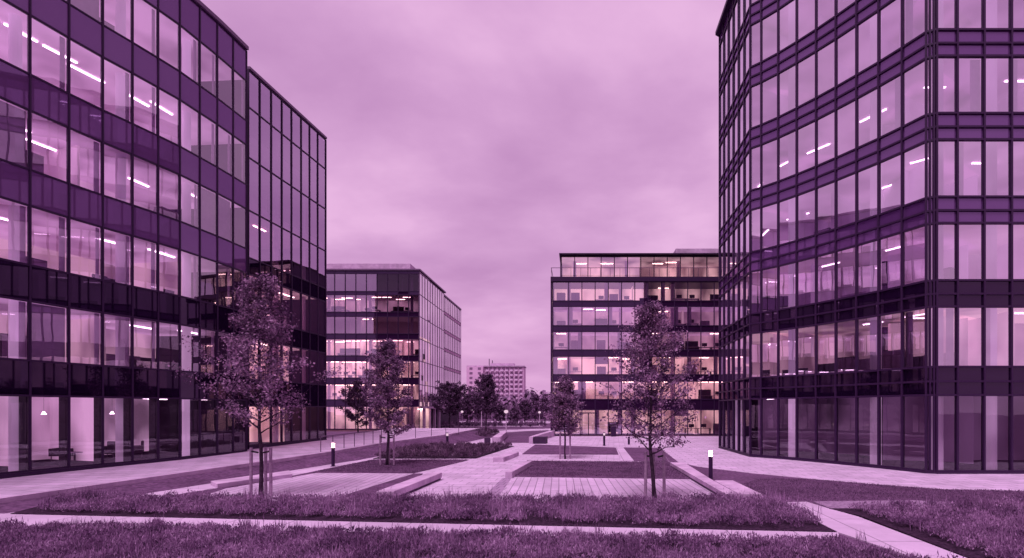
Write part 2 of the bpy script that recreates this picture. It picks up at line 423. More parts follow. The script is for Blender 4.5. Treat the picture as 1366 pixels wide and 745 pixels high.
def new_store():
    return {k: [] for k in ('window', 'spandrel_panel', 'blind', 'mullion', 'partition', 'ceiling_light', 'column')}
def flush(root, store, smooth=()):
    for k, items in store.items():
        if items: parts_limited(k, items, root)

def lerp_pts(a, b, n, ends=True):
    return [(a[0] + (b[0] - a[0]) * t / n, a[1] + (b[1] - a[1]) * t / n) for t in range(n + (1 if ends else 0))]

# terrace level by the left block rises gently away from the camera
def terr(x, y): return max(.1, .31 + .013 * (y - 21))

# --- the left block ---------------------------------------------------------
A_pts = [(-22.12, 21.22), (-21.85, 22.55), (-21.49, 23.76), (-21.10, 24.90), (-20.77, 26.0), (-20.49, 27.05), (-20.27, 28.29), (-20.17, 29.40)]
# read off the photo: mullion column x and storey height in px give the plan
meas = [(39.7, 127.3), (91.8, 119.9), (136.9, 113.7), (176.6, 108.5), (210.8, 103.9), (239.8, 99.9), (266.4, 95.7), (289.7, 92.0), (310.9, 88.4), (328.6, 85.3)]
A_pts = [((x - 770) * S / s, 700 * S / s) for x, s in meas]
u0 = (Vector(A_pts[0]) - Vector(A_pts[1])).normalized()
pre = [tuple(Vector(A_pts[0]) + u0 * 1.34 * k) for k in range(22, 0, -1)]
A_all = pre + A_pts
nA = len(pre)
root = empty('office_building')
tag(root, 'tall glass office block at the far left with violet spandrel bands and lit upper rooms', 'office building')
rowsA = [(.50, 3.0 + .142 * S, 'wg')]
for k in range(1, 6):
    L0 = 3.0 + (k - .493) * S
    prev = rowsA[-1][1]
    rowsA.append((prev, L0, 'sd' if k < 3 else 's')); rowsA.append((L0, L0 + .625 * S, 'w'))
rowsA.append((rowsA[-1][1], 3.0 + 5.60 * S, 's'))
st = new_store()
mA = {'d': M['spanLd'], 'w': M['glassL'], 'g': M['glassG'], 's': M['spanL'], 'f': M['frame']}
facade(root, A_all, rowsA, 0, mA, .062, .05, seen=lambda i: i >= nA - 1, store=st, side=1,
       blind=lambda i, z: ((.0 if rnd.random() < .15 else rnd.uniform(.80, .87)), 1.0 - .03, 1.0) if (i >= nA - 3 and z > 1 and rnd.random() < .6) else None)
stor = [(.45, rowsA[0][1] + .05, .45)]
lits = [.8, .9, .95, 1, .9]
for k in range(1, 6): stor.append((rowsA[2 * k][0] - .75, rowsA[2 * k][1] + .08, lits[k - 1]))
zroofA = 3.0 + 5.60 * S - .05
interior(root, A_all, 1, 7.0, stor, st, M['lampP'], M['column_glow'], 3, .8, .5, [M['glow_pink'], M['glow_mid'], M['glow_mid'], M['glow_pink'], M['glow_pink'], M['glow_pink']], zroofA, .14, seen=lambda i: i >= nA - 1,
         ceilmats=[M['ceil_glow_dim'], M['ceil_glow_pink'], M['ceil_glow_pink'], M['ceil_glow_pink'], M['ceil_glow_pink'], M['ceil_glow_pink']], rows_of_lamps=(2.2,))
flush(root, st)
o1 = offset_line(A_all, -7.2); o2 = offset_line(A_all, -20)
mb = MB(); mb.prism([o1[0], o1[nA], o1[-1], o2[-1], o2[nA], o2[0]], 0, zroofA); mb.build('core', M['core'], root)
mb = MB(); a = offset_line(A_all, .16)
for i in range(len(A_all) - 1): mb.prism([a[i], a[i + 1], o2[i + 1], o2[i]], zroofA + .09, zroofA + .30)
mb.build('roof', M['ledge'], root)
a = offset_line(A_all, .10); b_ = offset_line(A_all, -.13)
mb = MB()
for i in range(len(A_all) - 1): mb.prism([a[i], a[i + 1], b_[i + 1], b_[i]], 0, .475)
mb.build('plinth', M['frame'], root)
mb = MB()   # end walls
for e, z in ((0, 1), (-1, 1)):
    p = Vector(A_all[e]); q = Vector(o2[e]); mb.bar(p if e == -1 else q, q if e == -1 else p, -.12, 0, 0, .15, 0, zroofA + .05)
mb.build('end_wall', M['core'], root)
mb = MB(); mb.bar(o2[0], o2[-1], 0, 0, -.2, 0, 0, zroofA + .05); mb.build('rear_wall', M['core'], root)
for i in range(nA - 1, len(A_all)):
    j = min(i, len(A_all) - 2); u = (Vector(A_all[j + 1]) - Vector(A_all[j])).normalized(); n = Vector((u.y, -u.x)); p = Vector(A_all[i]) - n * .13
    mb = MB(); mb.prism([tuple(p - u * .04), tuple(p + u * .04), tuple(p + u * .04 - n * .42), tuple(p - u * .04 - n * .42)], .47, rowsA[0][1]); mb.build('fin', M['frame'], root)
recentre(root, (A_pts[4][0], A_pts[4][1], 0))

# --- its recessed far wing --------------------------------------------------
w0 = Vector(((331.0 - 770) * S / 82.0, 700 * S / 82.0)); w1 = Vector(((434.4 - 770) * S / 65.0, 700 * S / 65.0))
def on_ray(px, a, b):
    k = (px - 770) / 700; d = b - a
    t = (k * a.y - a.x) / (d.x - k * d.y); return tuple(a + d * t)
B_pts = [on_ray(p, w0, w1) for p in (331.0, 346.4, 361.7, 375.8, 388.7, 401.6, 412.8, 423.7, 434.4)]
root = empty('office_building')
tag(root, 'glass wing set back behind the end of the left block and its tree', 'office building')
h = lambda L: 3.0 + L * S
rowsB = [(.70, h(.05), 'wg'), (h(.05), h(.49), 'sd'), (h(.49), h(1.15), 'w'), (h(1.15), h(1.49), 'sd'), (h(1.49), h(2.20), 'w'), (h(2.20), h(2.47), 'sd'),
         (h(2.47), h(3.24), 'w'), (h(3.24), h(4.10), 'w'), (h(4.10), h(4.92), 'w'), (h(4.92), h(5.52), 'w')]
st = new_store()
facade(root, B_pts, rowsB, 0, {'w': M['glassW'], 'g': M['glassG'], 's': M['spanL'], 'd': M['spanLd'], 'f': M['frame']}, .07, .06, store=st, side=1)
storB = [(.58, h(.1), .9), (h(.25), h(1.2), 1), (h(1.3), h(2.25), 1), (h(2.35), h(3.3), .3), (h(3.4), h(4.4), .2), (h(4.5), h(5.4), .1)]
interior(root, B_pts, 1, 6.0, storB, st, M['lampW'], M['column'], 3, 1.2, .9, [M['glow_warm']] * 3 + [M['wall_grey']] * 3, h(5.52) - .05, .15, ceilmats=[M['ceil_glow_warm']] * 3 + [M['ceil']] * 3, rows_of_lamps=(2.5,))
flush(root, st)
o1 = offset_line(B_pts, -6.2); o2 = offset_line(B_pts, -18)
mb = MB(); mb.prism([o1[0], o1[-1], o2[-1], o2[0]], 0, h(5.5)); mb.build('core', M['core'], root)
mb = MB(); a = offset_line(B_pts, .12); mb.prism([a[0], a[-1], o2[-1], o2[0]], h(5.52) + .06, h(5.52) + .22); mb.build('roof', M['ledge'], root)
mb = MB(); a = offset_line(B_pts, .1); b_ = offset_line(B_pts, -.13); mb.prism([a[0], a[-1], b_[-1], b_[0]], 0, .665); mb.build('plinth', M['frame'], root)
mb = MB(); mb.bar(B_pts[-1], o2[-1], -.11, 0, 0, -.15, 0, h(5.5)); mb.bar(B_pts[0], o2[0], -.11, 0, 0, .15, 0, h(5.5)); mb.build('end_wall', M['core'], root)
recentre(root, (*B_pts[4], 0))

# --- the right block --------------------------------------------------------
measR = [(1001.3, 82.2), (1015.6, 83.4), (1038.3, 85.6), (1063, 88.3), (1089, 91.3), (1115.3, 94.5), (1143, 98.0), (1172.5, 101.8), (1204, 106.1), (1235.6, 110.6)]
R_w = [((x - 770) * S / s, 700 * S / s) for x, s in measR]
R_far = ((960.3 - 770) * S / 66.9, 700 * S / 66.9)
R_facet = lerp_pts(R_far, R_w[0], 6, False)
yF = 24.28
R_front = [(16.62, yF), (17.56, yF), (18.80, yF)] + [(18.80 + 1.263 * k, yF) for k in range(1, 19)]
R_all = R_facet + R_w + R_front
nfac = len(R_facet)
lastvis = nfac + len(R_w) + 3
root = empty('office_building')
tag(root, 'tall faceted glass office block on the right with plum double bands at each storey', 'office building')
rowsR = [(.13, .945 * S, 'wg')]
for k in range(0, 8):
    sill = (k + 1.32) * S if k else 1.285 * S
    rowsR.append((rowsR[-1][1], sill, 's2d' if k < 2 else 's2')); 
    if k < 7: rowsR.append((sill, (k + 2.005) * S if k < 6 else 8.02 * S, 'w'))
rowsR = rowsR[:-1]
rowsR.append((rowsR[-1][1], 8.22 * S, 's'))
st = new_store()
facade(root, R_all, rowsR, 0, {'w': M['glassR'], 'g': M['glassG'], 's': M['spanR'], 'f': M['frame_r'], 'd': M['spanRd']}, .082, .09, store=st, side=-1 * -1 if False else 1,
       seen=lambda i: i <= lastvis,
       blind=lambda i, z: (rnd.choice([(0.03, .35, 1.0), (.6, .97, 1.0), (.03, .2, 1.0)])) if (i > nfac + 6 and z > 4 and rnd.random() < .4) else None)
flip = 1
storR = [(.08, rowsR[0][1] + .06, .12)]
litR = [1.0, .25, .5, .5, .45, .5, .5]
wins = [r_ for r_ in rowsR if r_[2] == 'w']
for k, w in enumerate(wins): storR.append((w[0] - .7, w[1] + .08, litR[min(k, 6)]))
zroofR = 8.22 * S - .05
interior(root, R_all, 1, 6.5, storR, st, M['lampP'], M['column_glow'], 3, .50, .26, [M['glow_dim'], M['glow_mid'], M['glow_soft']] + [M['glow_soft']] * 8, zroofR, .2, seen=lambda i: i <= lastvis,
         ceilmats=[M['ceil_glow_dim'], M['ceil_glow_warm']] + [M['ceil_glow_soft']] * 9, rows_of_lamps=(2.4,), crad=.27,
         cols=[(2, .5), (nfac + 2, .55), (nfac + 6, .6), (nfac + 10, .30), (nfac + 12, .55), (nfac + 15, .5), (nfac + 18, .5), (nfac + 22, .5)])
flush(root, st)
o1 = offset_line(R_all, -6.7)
mb = MB(); mb.prism([o1[0], o1[nfac], o1[nfac + 9], o1[nfac + 11], o1[-1], (R_all[-1][0], 42), (R_far[0] + 7, 42), (R_far[0] + 6.7, R_far[1])], 0, zroofR); mb.build('core', M['core'], root)
mb = MB(); a = offset_line(R_all, .35)
mb.prism(a + [(R_all[-1][0], 42.1), (R_far[0] + 7.2, 42.1), (R_far[0] + .1, R_far[1] + .3)], zroofR + .1, zroofR + .35); mb.build('roof', M['frame_r'], root)
mb = MB(); a = offset_line(R_all, .11); b_ = offset_line(R_all, -.13)
for i in range(len(R_all) - 1): mb.prism([a[i], a[i + 1], b_[i + 1], b_[i]], 0, .09)
mb.build('plinth', M['frame_r'], root)
mb = MB(); mb.bar(R_far, (R_far[0] + 7, 42), 0, 0, 0, .15, 0, zroofR); mb.build('end_wall', M['core'], root)
# slender corner posts where the wing meets the front
mb = MB()
for p in ((16.36, 24.40), (16.50, 24.33)): mb.tube([(p[0], p[1] - .06, 0), (p[0], p[1] - .06, zroofR)], .05, 8)
mb.build('corner_post', M['frame_r'], root)
recentre(root, (*R_w[5], 0))

# --- the middle block across the plaza, with a set-back top storey -----------
YC = 59.0; pxm = 700 / YC
def zC(y): return 3 + (546 - y) / pxm
root = empty('office_building')
tag(root, 'long six-storey glass block facing the plaza behind the right tree, with a set-back roof storey', 'office building')
cx = [(738.6 - 770) / pxm] + [(738.9 + 17.62 * k - 770) / pxm + 0.25 for k in range(0, 16)]
C_pts = [(-2.74, YC)] + [((741 + 17.64 * k - 770) / pxm, YC) for k in range(1, 17)]
st = new_store()
rowsC = [(.12, zC(547), 'w')]
for (yb, yt) in ((533, 509), (500, 475.8), (467, 442.8), (434.7, 409.3), (401.7, 376.6)):
    rowsC.append((rowsC[-1][1], zC(yb), 's')); rowsC.append((zC(yb), zC(yt), 'w'))
mC = {'w': M['glassF'], 'g': M['glassF'], 's': M['spanF'], 'f': M['frame']}
facade(root, C_pts, rowsC, 0, mC, .09, .07, frame=False, store=st, side=1, seen=lambda i: i < 14,
       blind=lambda i, z: (rnd.choice([(0.03, .97, rnd.uniform(.2, .5)), (.03, .3, 1), (.7, .97, 1)])) if rnd.random() < .18 else None)
winsC = [r_ for r_ in rowsC if r_[2] == 'w']
storC = [(w[0] - (.3 if k else .08), w[1] + .06, [.9, 1, .6, .4, .6, .55][k]) for k, w in enumerate(winsC)]
interior(root, C_pts, 1, 5.0, storC, st, M['lampW'], M['column'], 4, 1.4, .6, [M['glow_warm'], M['glow_warm'], M['glow_warm'], M['glow_mid'], M['glow_mid'], M['glow_warm']], zC(372), .3,
         ceilmats=[M['ceil_glow_warm'], M['ceil_glow_warm'], M['ceil_glow_warm'], M['ceil_glow_pink'], M['ceil_glow_pink'], M['ceil_glow_pink']], rows_of_lamps=(2.2,))
# top storey, 1.6 m back
T_pts = [((749 + 17.64 * k - 770) / pxm * 1.027, YC + 1.6) for k in range(0, 16)]
rowsT = [(zC(370) + .05, zC(370) + 2.78, 'w'), (zC(370) + 2.78, zC(370) + 2.85, 's')]
facade(root, T_pts, rowsT, 0, mC, .09, .05, frame=False, store=st, side=1)
interior(root, T_pts, 1, 4.0, [(zC(370), zC(370) + 2.6, .9)], st, M['lampW'], M['column'], 4, 1.4, .6, [M['glow_warm']], zC(370) + 2.8, .3, ceilmats=[M['ceil_glow_warm']], rows_of_lamps=(2.2,))
flush(root, st)
xr = C_pts[-1][0]
mb = MB(); mb.box(C_pts[0][0], xr, YC + 5.2, YC + 16, 0, zC(372)); mb.build('core', M['core'], root)
mb = MB(); mb.box(C_pts[0][0] - .25, xr, YC - .22, YC + 16, zC(376), zC(370)); mb.build('terrace_slab', M['frame'], root)
mb = MB(); mb.box(T_pts[0][0], T_pts[-1][0], YC + 5.8, YC + 14, zC(370) + .01, zC(370) + 2.8); mb.build('upper_core', M['core'], root)
mb = MB(); mb.box(T_pts[0][0] - .25, T_pts[-1][0] + .2, YC + .9, YC + 14.2, zC(370) + 2.88, zC(370) + 2.98); mb.build('roof', M['frame'], root)
mb = MB(); mb.box(C_pts[0][0] - .25, C_pts[0][0] - .08, YC - .1, YC + 16, 0, zC(376.5)); mb.box(T_pts[0][0] - .15, T_pts[0][0] - .06, YC + 1.6, YC + 14, zC(370) + .01, zC(370) + 2.86); mb.build('end_wall', M['frame'], root)
mb = MB(); mb.box(11.4, 16.6, YC + 1.6, YC + 5, zC(370) + 2.99, zC(370) + 3.7)
mb.build('plant_room', M['kerb'], root)
rail = MB()
for k in range(0, 18): rail.box(-2.9 + 1.1 * k - .02, -2.9 + 1.1 * k + .02, YC - .1, YC - .06, zC(370) + .001, zC(370) + 1.0)
rail.box(-2.95, 16, YC - .11, YC - .05, zC(370) + 1.0, zC(370) + 1.05); rail.box(-2.95, -2.89, YC - .1, YC + 8, zC(370) + 1.0, zC(370) + 1.05)
rail.build('roof_railing', M['railing'], root)
# entrance doors under the first floor
dr = MB(); x0 = (774 - 770) / pxm; x1 = (796 - 770) / pxm
for xx in (x0, (x0 + x1) / 2, x1): dr.box(xx - .05, xx + .05, YC - .16, YC - .075, .05, 2.5)
dr.box(x0 - .05, x1 + .05, YC - .17, YC - .076, 2.5, 2.62)
dr.build('entrance_door', M['frame'], root)
mb = MB()
xs_ = (853 - 770) / pxm
mb.box(xs_, xs_ + 1.42, YC - .06, YC + .0, 6, zC(398)); mb.build('dark_panel', M['spanF'], root)
recentre(root, (4, YC, 0))

# --- the block between the left wing and the gap -----------------------------
YFb = 70.7; pf = 700 / YFb
def zF(y): return 3 + (546 - y) / pf
root = empty('office_building')
tag(root, 'glass office block left of the gap, with a pale receding side wall', 'office building')
F_pts = [((559.3 - 14.1 * k - 770) / pf, YFb) for k in range(14, -1, -1)]
rowsF = [(.3, zF(542.7), 'w')]
for (yb, yt) in ((533.4, 513), (504.4, 481.8), (474.8, 452.8), (445.6, 422.6), (416.6, 393.6), (389, 365.4)):
    rowsF.append((rowsF[-1][1], zF(yb), 's')); rowsF.append((zF(yb), zF(yt), 'w'))
rowsF.append((rowsF[-1][1], zF(361.6), 's'))
st = new_store()
facade(root, F_pts, rowsF, 0, mC, .09, .07, frame=False, store=st, side=1, seen=lambda i: i > 4, dark=lambda i, z: i > 9 and z > 10)
winsF = [r_ for r_ in rowsF if r_[2] == 'w']
storF = [(w[0] - (.3 if k else .1), w[1] + .06, [1, 1, 1, 1, .15, .8, .1][k]) for k, w in enumerate(winsF)]
interior(root, F_pts, 1, 5.0, storF, st, M['lampW'], M['column'], 4, 1.4, 1.0, [M['glow_warm']] * 4 + [M['wall_grey'], M['glow_mid'], M['wall_grey']], zF(362.2), .3,
         ceilmats=[M['ceil_glow_warm']] * 4 + [M['ceil']] * 3, rows_of_lamps=(2.2,))
# receding side in two planes
xs = F_pts[-1][0]
D_pts = lerp_pts((xs, YFb + .02), (xs, 83.8), 10)
E_pts = lerp_pts((xs - .5, 85.2), (xs - .5, 98.2), 10)
rowsD = []
zz = zF(542.7)
levels = [zF(542.7), 6.3, 9.5, 12.5, 15.5, 18.5, 21.4]
for a_, b2 in zip(levels[:-1], levels[1:]): rowsD.append((a_, b2, 'w'))
st2 = new_store(); 
rowsE = []
for a_, b2 in zip(levels[:-1], levels[1:]): rowsE += [(a_, a_ + .55, 's'), (a_ + .55, b2, 'w')]
mD = {'w': M['glassP'], 'g': M['glassP'], 's': M['facade'], 'f': M['railing']}
facade(root, D_pts, rowsD, 0, mD, .09, .04, frame=False, store=st, side=1, tilt=.006)
facade(root, E_pts, rowsE, 0, mD, .09, .04, frame=False, store=st, side=1, tilt=.006)
flush(root, st)
xl = F_pts[0][0]
mb = MB(); mb.box(xl, xs - .3, YFb + 5.1, 84.5, 0, 21.3); mb.box(xl, xs - .8, 84.52, 98, 0, 21.3); mb.build('core', M['core'], root)
mb = MB(); mb.box(xl - .1, xs + .15, YFb - .15, 84.6, zF(361.6) + .05, zF(361.6) + .25); mb.box(xl, xs - .4, 84.62, 98.3, 21.5, 21.75); mb.build('roof', M['ledge'], root)
mb = MB(); mb.box(-35, xs - 1.6, YFb + 1.2, YFb + 8, zF(361.6) + .26, zF(361.6) + 1.3); mb.build('plant_room', M['kerb'], root)
for k in range(4): mb = MB(); mb.box(xs - .25, xs + .1, 73 + k * 2.6, 73.35 + k * 2.6, 0, levels[0] - .255); mb.build('entrance_column', M['white'], root)
mb = MB(); mb.box(xs - .3, xs + .6, 72, 84, levels[0] - .25, levels[0] + .02); mb.build('entrance_canopy', M['kerb'], root)
mb = MB(); mb.box(xs - 2.0, xs - 1.9, 71.5, 84, 0, levels[0] - .3); mb.build('entrance_wall', M['wall_in'], root)
mb = MB(); mb.box(xs - 1.5, xs - .6, 75, 75.2, levels[0] - .4, levels[0] - .3); mb.box(xs - 1.5, xs - .6, 80, 80.2, levels[0] - .4, levels[0] - .3); mb.build('entrance_light', M['lampW'], root)
recentre(root, (xs - 6, YFb, 0))

# --- apartment tower far behind ----------------------------------------------
root = empty('apartment_building')
tag(root, 'distant pale concrete apartment block above the trees in the gap', 'apartment building')
YD = 330.0
mb = MB(); mb.box(-68.8, -58.6, YD - 4, YD + 12, 0, 29.5); mb.box(-58.6, -33.6, YD, YD + 12, 0, 29.3); mb.build('wall', M['facade'], root)
mb = MB(); mb.box(-69.2, -33.2, YD - 1, YD + 12.5, 29.6, 30.3); mb.box(-55, -40, YD + 3, YD + 8, 30.3, 32); mb.build('roof', M['kerb'], root)
mb = MB(); mb.tube([(-56, YD + 4, 30), (-56, YD + 4, 35)], .25, 6); mb.tube([(-54, YD + 4, 30), (-54, YD + 4, 34)], .25, 6); mb.build('antenna', M['frame'], root)
w = MB(); 
for k in range(10):
    z = 1.5 + k * 2.9
    for x in (-66, -60.8): 
        mb = MB(); mb.box(x - .9, x + .9, YD - 4.15, YD - 4.02, z, z + 1.3); mb.build('window', M['farwin'], root)
    for b in range(9): mb = MB(); mb.box(-57.9 + b * 2.65, -56.1 + b * 2.65, YD - .25, YD - .02, z + .1, z + 1.35); mb.build('window', M['farwin'], root)
    for b in range(8):
        mb = MB(); mb.box(-57.3 + b * 3.0, -55.4 + b * 3.0, YD - 1.3, YD - .3, z - .9, z + .15); mb.build('balcony', M['white'], root)
recentre(root, (-50, YD, 0))

# ------------------------------------------------------------------ ground
def sheet(name, poly, z, mat, thick=None, kind='structure', label=None, cat=None):
    mb = MB()
    mb.prism(poly, (z - thick) if thick else 0.0 - .2, z)
    o = mb.build(name, mat)
    if kind: o['kind'] = kind
    return o
mb = MB(); mb.quad((-900, -300, 0), (900, -300, 0), (900, 1500, 0), (-900, 1500, 0))
tag(mb.build('ground', M['lawn']), kind='structure')
PX = lambda L, z=0: [G(x, y, z) for x, y in L]
# terrace along the left blocks with its kerb
edge = [(-20.6, 3), (-17.85, 16.2), (-15.0, 30.9), (-14.3, 38.4), (-12.0, 48.6), (-11.2, 60)]
inner = [(-27, 3), (-23.5, 16), (-21, 30.9), (-20.6, 38.4), (-21, 48.6), (-21.2, 60)]
mb = MB()
for i in range(len(edge) - 1):
    mb.prism([edge[i], edge[i + 1], inner[i + 1], inner[i]], -.1, lambda x, y: terr(x, y))
tag(mb.build('walkway', M['pave']), kind='structure')
def along(line, d0, d1): return offset_line(line, d0), offset_line(line, d1)
kr = offset_line(edge, .22); k0 = offset_line(edge, .003)
mb = MB()
for i in range(len(edge) - 1): mb.prism([k0[i], k0[i + 1], kr[i + 1], kr[i]], -.1, lambda x, y: terr(x, y) + .02)
tag(mb.build('kerb', M['kerb']), kind='structure')
# grass bank between the terrace kerb and the second path
k1 = offset_line(edge, .225); k2 = offset_line(edge, 2.3)
vs = []; fs = []
for (a, b) in zip(k1, k2): vs += [(a[0], a[1], terr(*a) - .13), (b[0], b[1], .008)]
for i in range(len(k1) - 1): fs.append((2 * i, 2 * i + 1, 2 * i + 3, 2 * i + 2))
mb = MB(); mb.add(vs, fs); tag(mb.build('grass_bank', M['lawn']), kind='structure')
# second path (left), low and narrow
sheet('path', PX([(60, 671), (126, 661), (207, 649.5), (281, 636), (386, 627), (470, 615), (497, 608), (530, 602), (560, 597), (590, 594), (590, 596), (556, 600), (520, 607), (497, 613.6), (445, 624), (367, 640), (250, 658), (180, 671)]), .016, M['path'])
# plaza paving
sheet('plaza_paving', PX([(250, 672), (300, 653), (421, 632), (497, 613.8), (556, 600), (600, 596), (560, 595), (600, 588), (650, 584), (700, 590), (735, 583), (735, 592), (830, 596.5), (880, 598), (893, 617), (925, 640), (970, 672)]), .020, M['pave'])
sheet('walkway', PX([(735, 582.3), (735, 591.8), (830, 596.2), (880, 597.7), (905, 617), (931, 623), (1005, 632), (1079, 639), (1160, 646), (1258, 653), (1366, 655.5), (1700, 657), (1700, 625), (1240, 628), (1001, 608), (961, 598), (961, 582.3)]), .012, M['pave'])
sheet('plank_paving', PX([(662, 672), (686, 637.8), (920, 641), (975, 672)]), .024, M['slab'])
sheet('plank_paving', PX([(200, 684), (300, 653.5), (421, 632.6), (552, 633.2), (460, 672)]), .0245, M['slab'])
sheet('dark_paving_strip', PX([(670, 639), (682.5, 638.3), (662, 669), (640, 669)]), .028, M['dpave'])
# front paths
pathA = PX([(-30, 686), (14, 687), (1118, 712)]) + PX([(1122, 724), (300, 708.5), (-30, 703)])
sheet('path', pathA, .030, M['path'])
sheet('path', PX([(-60, 684), (-60, 690), (14, 687), (78, 670), (40, 670)]), .026, M['path'])
sheet('path', PX([(1040, 671.5), (1076, 671), (1104, 679.5), (1145, 691), (1290, 747), (1420, 800), (1340, 800), (1225, 748), (1118, 712)]), .034, M['path'])
sheet('gravel_patch', PX([(1084, 670), (1216, 668.5), (1300, 672), (1310, 675), (1237, 679.6), (1110, 680)]), .022, M['gravel'])
# lawns of the plaza (raised a touch above the slabs)
lawns = {
 'L': PX([(418, 631.8), (552, 632.5), (625, 614.8), (497, 614.8)]),
 'E': PX([(686, 637), (703, 616.4), (893, 618), (922, 640.3)]),
 'G': PX([(696.5, 606.8), (714, 594), (821, 598.2), (828, 607.3)]),
 'J': PX([(832, 598), (880, 598.6), (892, 616.8), (846, 616.2)]),
 'K': PX([(552, 633.5), (564, 633.5), (508, 664), (455, 664)]),
}
for k, p in lawns.items(): sheet('lawn', p, .055, M['lawn'])
sheet('paving_strip', PX([(821.5, 597.6), (831, 597.7), (845.5, 616), (828, 616)]), .06, M['path'])
# planting beds: soil
bed2 = PX([(14, 687.5), (1116, 712), (1036, 671.5), (78, 670.5)])
sheet('soil', bed2, .05, M['soil'])
bed1 = PX([(-60, 703), (300, 709), (1124, 725), (1225, 750)]) + [(8.5, 7.5), (-12, 7.5)]
sheet('soil', bed1, .045, M['soil'])
bed3 = PX([(1106, 680.5), (1240, 680.2), (1320, 675), (1460, 668), (1500, 745), (1420, 790), (1287, 745), (1147, 690)])
sheet('soil', bed3, .048, M['soil'])
bedM = PX([(498, 612.8), (635, 612.6), (686, 596), (600, 596.5), (556, 598)])
sheet('soil', bedM, .05, M['soil'])
# darker lawn areas beyond
sheet('lawn', PX([(905, 617.6), (931, 623.6), (1005, 632.6), (1079, 639.6), (1160, 646.6), (1258, 653.6), (1366, 656.1), (1700, 657.6), (1700, 690), (1310, 676), (1216, 668), (1076, 670), (1012, 668), (1012, 656), (950, 642)]), .008, M['lawn'])
sheet('path', PX([(440, 590), (600, 579), (700, 573), (740, 572), (740, 574), (700, 575.5), (600, 582.5), (520, 590)]), .018, M['pave'])
sheet('road', PX([(560, 562.0), (760, 562.0), (760, 565), (560, 565)]), .010, M['pave'])
sheet('lawn', PX([(672, 580), (706, 580), (706, 591.4), (672, 591.4)]), .026, M['lawn'])

# ------------------------------------------------------------------ scattered small plants
rng = np.random.default_rng(11)
def in_poly(x, y, poly):
    inside = np.zeros(len(x), bool); n = len(poly)
    for i in range(n):
        x0, y0 = poly[i]; x1, y1 = poly[(i + 1) % n]
        c = ((y0 > y) != (y1 > y)) & (x < (x1 - x0) * (y - y0) / (y1 - y0 + 1e-12) + x0)
        inside ^= c
    return inside
def scatter(poly, density):
    P = np.array(poly); lo = P.min(0); hi = P.max(0)
    n = int((hi - lo).prod() * density)
    p = rng.uniform(lo, hi, (n, 2)); return p[in_poly(p[:, 0], p[:, 1], poly)]
def blades(base, z0, length, width, lean, seg=1):
    """base (n,2): one tapering blade each, as a thin kite"""
    n = len(base)
    az = rng.uniform(0, 2 * np.pi, n); le = rng.normal(0, lean, n)
    d = np.stack([np.cos(az) * np.sin(le), np.sin(az) * np.sin(le), np.cos(le)], 1)
    az2 = rng.uniform(0, 2 * np.pi, n); s = np.stack([np.cos(az2), np.sin(az2), np.zeros(n)], 1)
    b = np.concatenate([base, z0[:, None]], 1)
    L = length[:, None]; Wd = width[:, None]
    v = np.stack([b, b + d * L * .45 + s * Wd, b + d * L, b + d * L * .45 - s * Wd], 1).reshape(-1, 3)
    f = np.arange(4 * n).reshape(n, 4)
    return v, f
def value_noise(x, y, s, seed=0):
    r2 = np.random.default_rng(seed); g = r2.random((64, 64))
    xs_, ys_ = x / s + 31, y / s + 31
    i, j = np.floor(xs_).astype(int) % 63, np.floor(ys_).astype(int) % 63
    fx, fy = xs_ - np.floor(xs_), ys_ - np.floor(ys_)
    fx, fy = fx * fx * (3 - 2 * fx), fy * fy * (3 - 2 * fy)
    return (g[i, j] * (1 - fx) + g[(i + 1), j] * fx) * (1 - fy) + (g[i, (j + 1)] * (1 - fx) + g[i + 1, j + 1] * fx) * fy
def shrub_bed(name, poly, density, label, hmin=.16, hmax=.42, mat=None, per=46, leaf=(.05, .014), inset_front=0):
    c = scatter(poly, density)
    hh = hmin + (hmax - hmin) * (.30 * rng.random(len(c)) ** 2 * 1.6 + .45 * value_noise(c[:, 0], c[:, 1], .8, 3) + .3 * value_noise(c[:, 0], c[:, 1], .3, 5))
    # stems
    nb = per
    base = np.repeat(c, nb, 0); H = np.repeat(hh, nb)
    r_ = .17 * np.sqrt(rng.random(len(base))) ; a_ = rng.uniform(0, 2 * np.pi, len(base))
    off = np.stack([np.cos(a_), np.sin(a_)], 1) * r_[:, None]
    zt = H * (1 - (r_ / .2) ** 2 * .55) * rng.uniform(.25, 1.0, len(base)) ** .8
    spike = rng.random(len(base)) < .12
    zt = np.where(spike, zt * 1.30, zt)
    v, f = blades(base + off, .04 + zt * .72, (leaf[0] + .9 * leaf[0] * rng.random(len(base))) * np.where(spike, 1.5, 1), leaf[1] * (.6 + .7 * rng.random(len(base))) * np.where(spike, .5, 1), .75)
    o = big_mesh(name, v, f, mat or M['shrub'])
    tag(o, label, 'plants', kind='stuff')
    return o
shrub_bed('ground_cover_shrubs', PX([(-60, 706), (300, 711), (1118, 728), (1215, 752)]) + [(8.5, 7.5), (-12, 7.5)], 26, 'feathery low shrubs filling the front bed along the bottom of the picture', .10, .36, per=74)
b2in = PX([(50, 686.2), (1105, 709.5), (1036, 671.8), (90, 671)])
shrub_bed('ground_cover_shrubs', b2in, 24, 'feathery low shrubs in the middle bed between the front path and the paving', .16, .52, per=72)
b3in = PX([(1124, 682), (1240, 681), (1330, 676), (1460, 670), (1500, 745), (1420, 780), (1300, 742), (1165, 692)])
shrub_bed('ground_cover_shrubs', b3in, 24, 'feathery low shrubs in the bed at the lower right corner', .12, .48, per=70)
shrub_bed('ground_cover_shrubs', bedM, 7, 'loose low shrubs in the bed beside the paving in the middle distance', .2, .6, mat=M['ground_shrub'], per=50, leaf=(.09, .03))
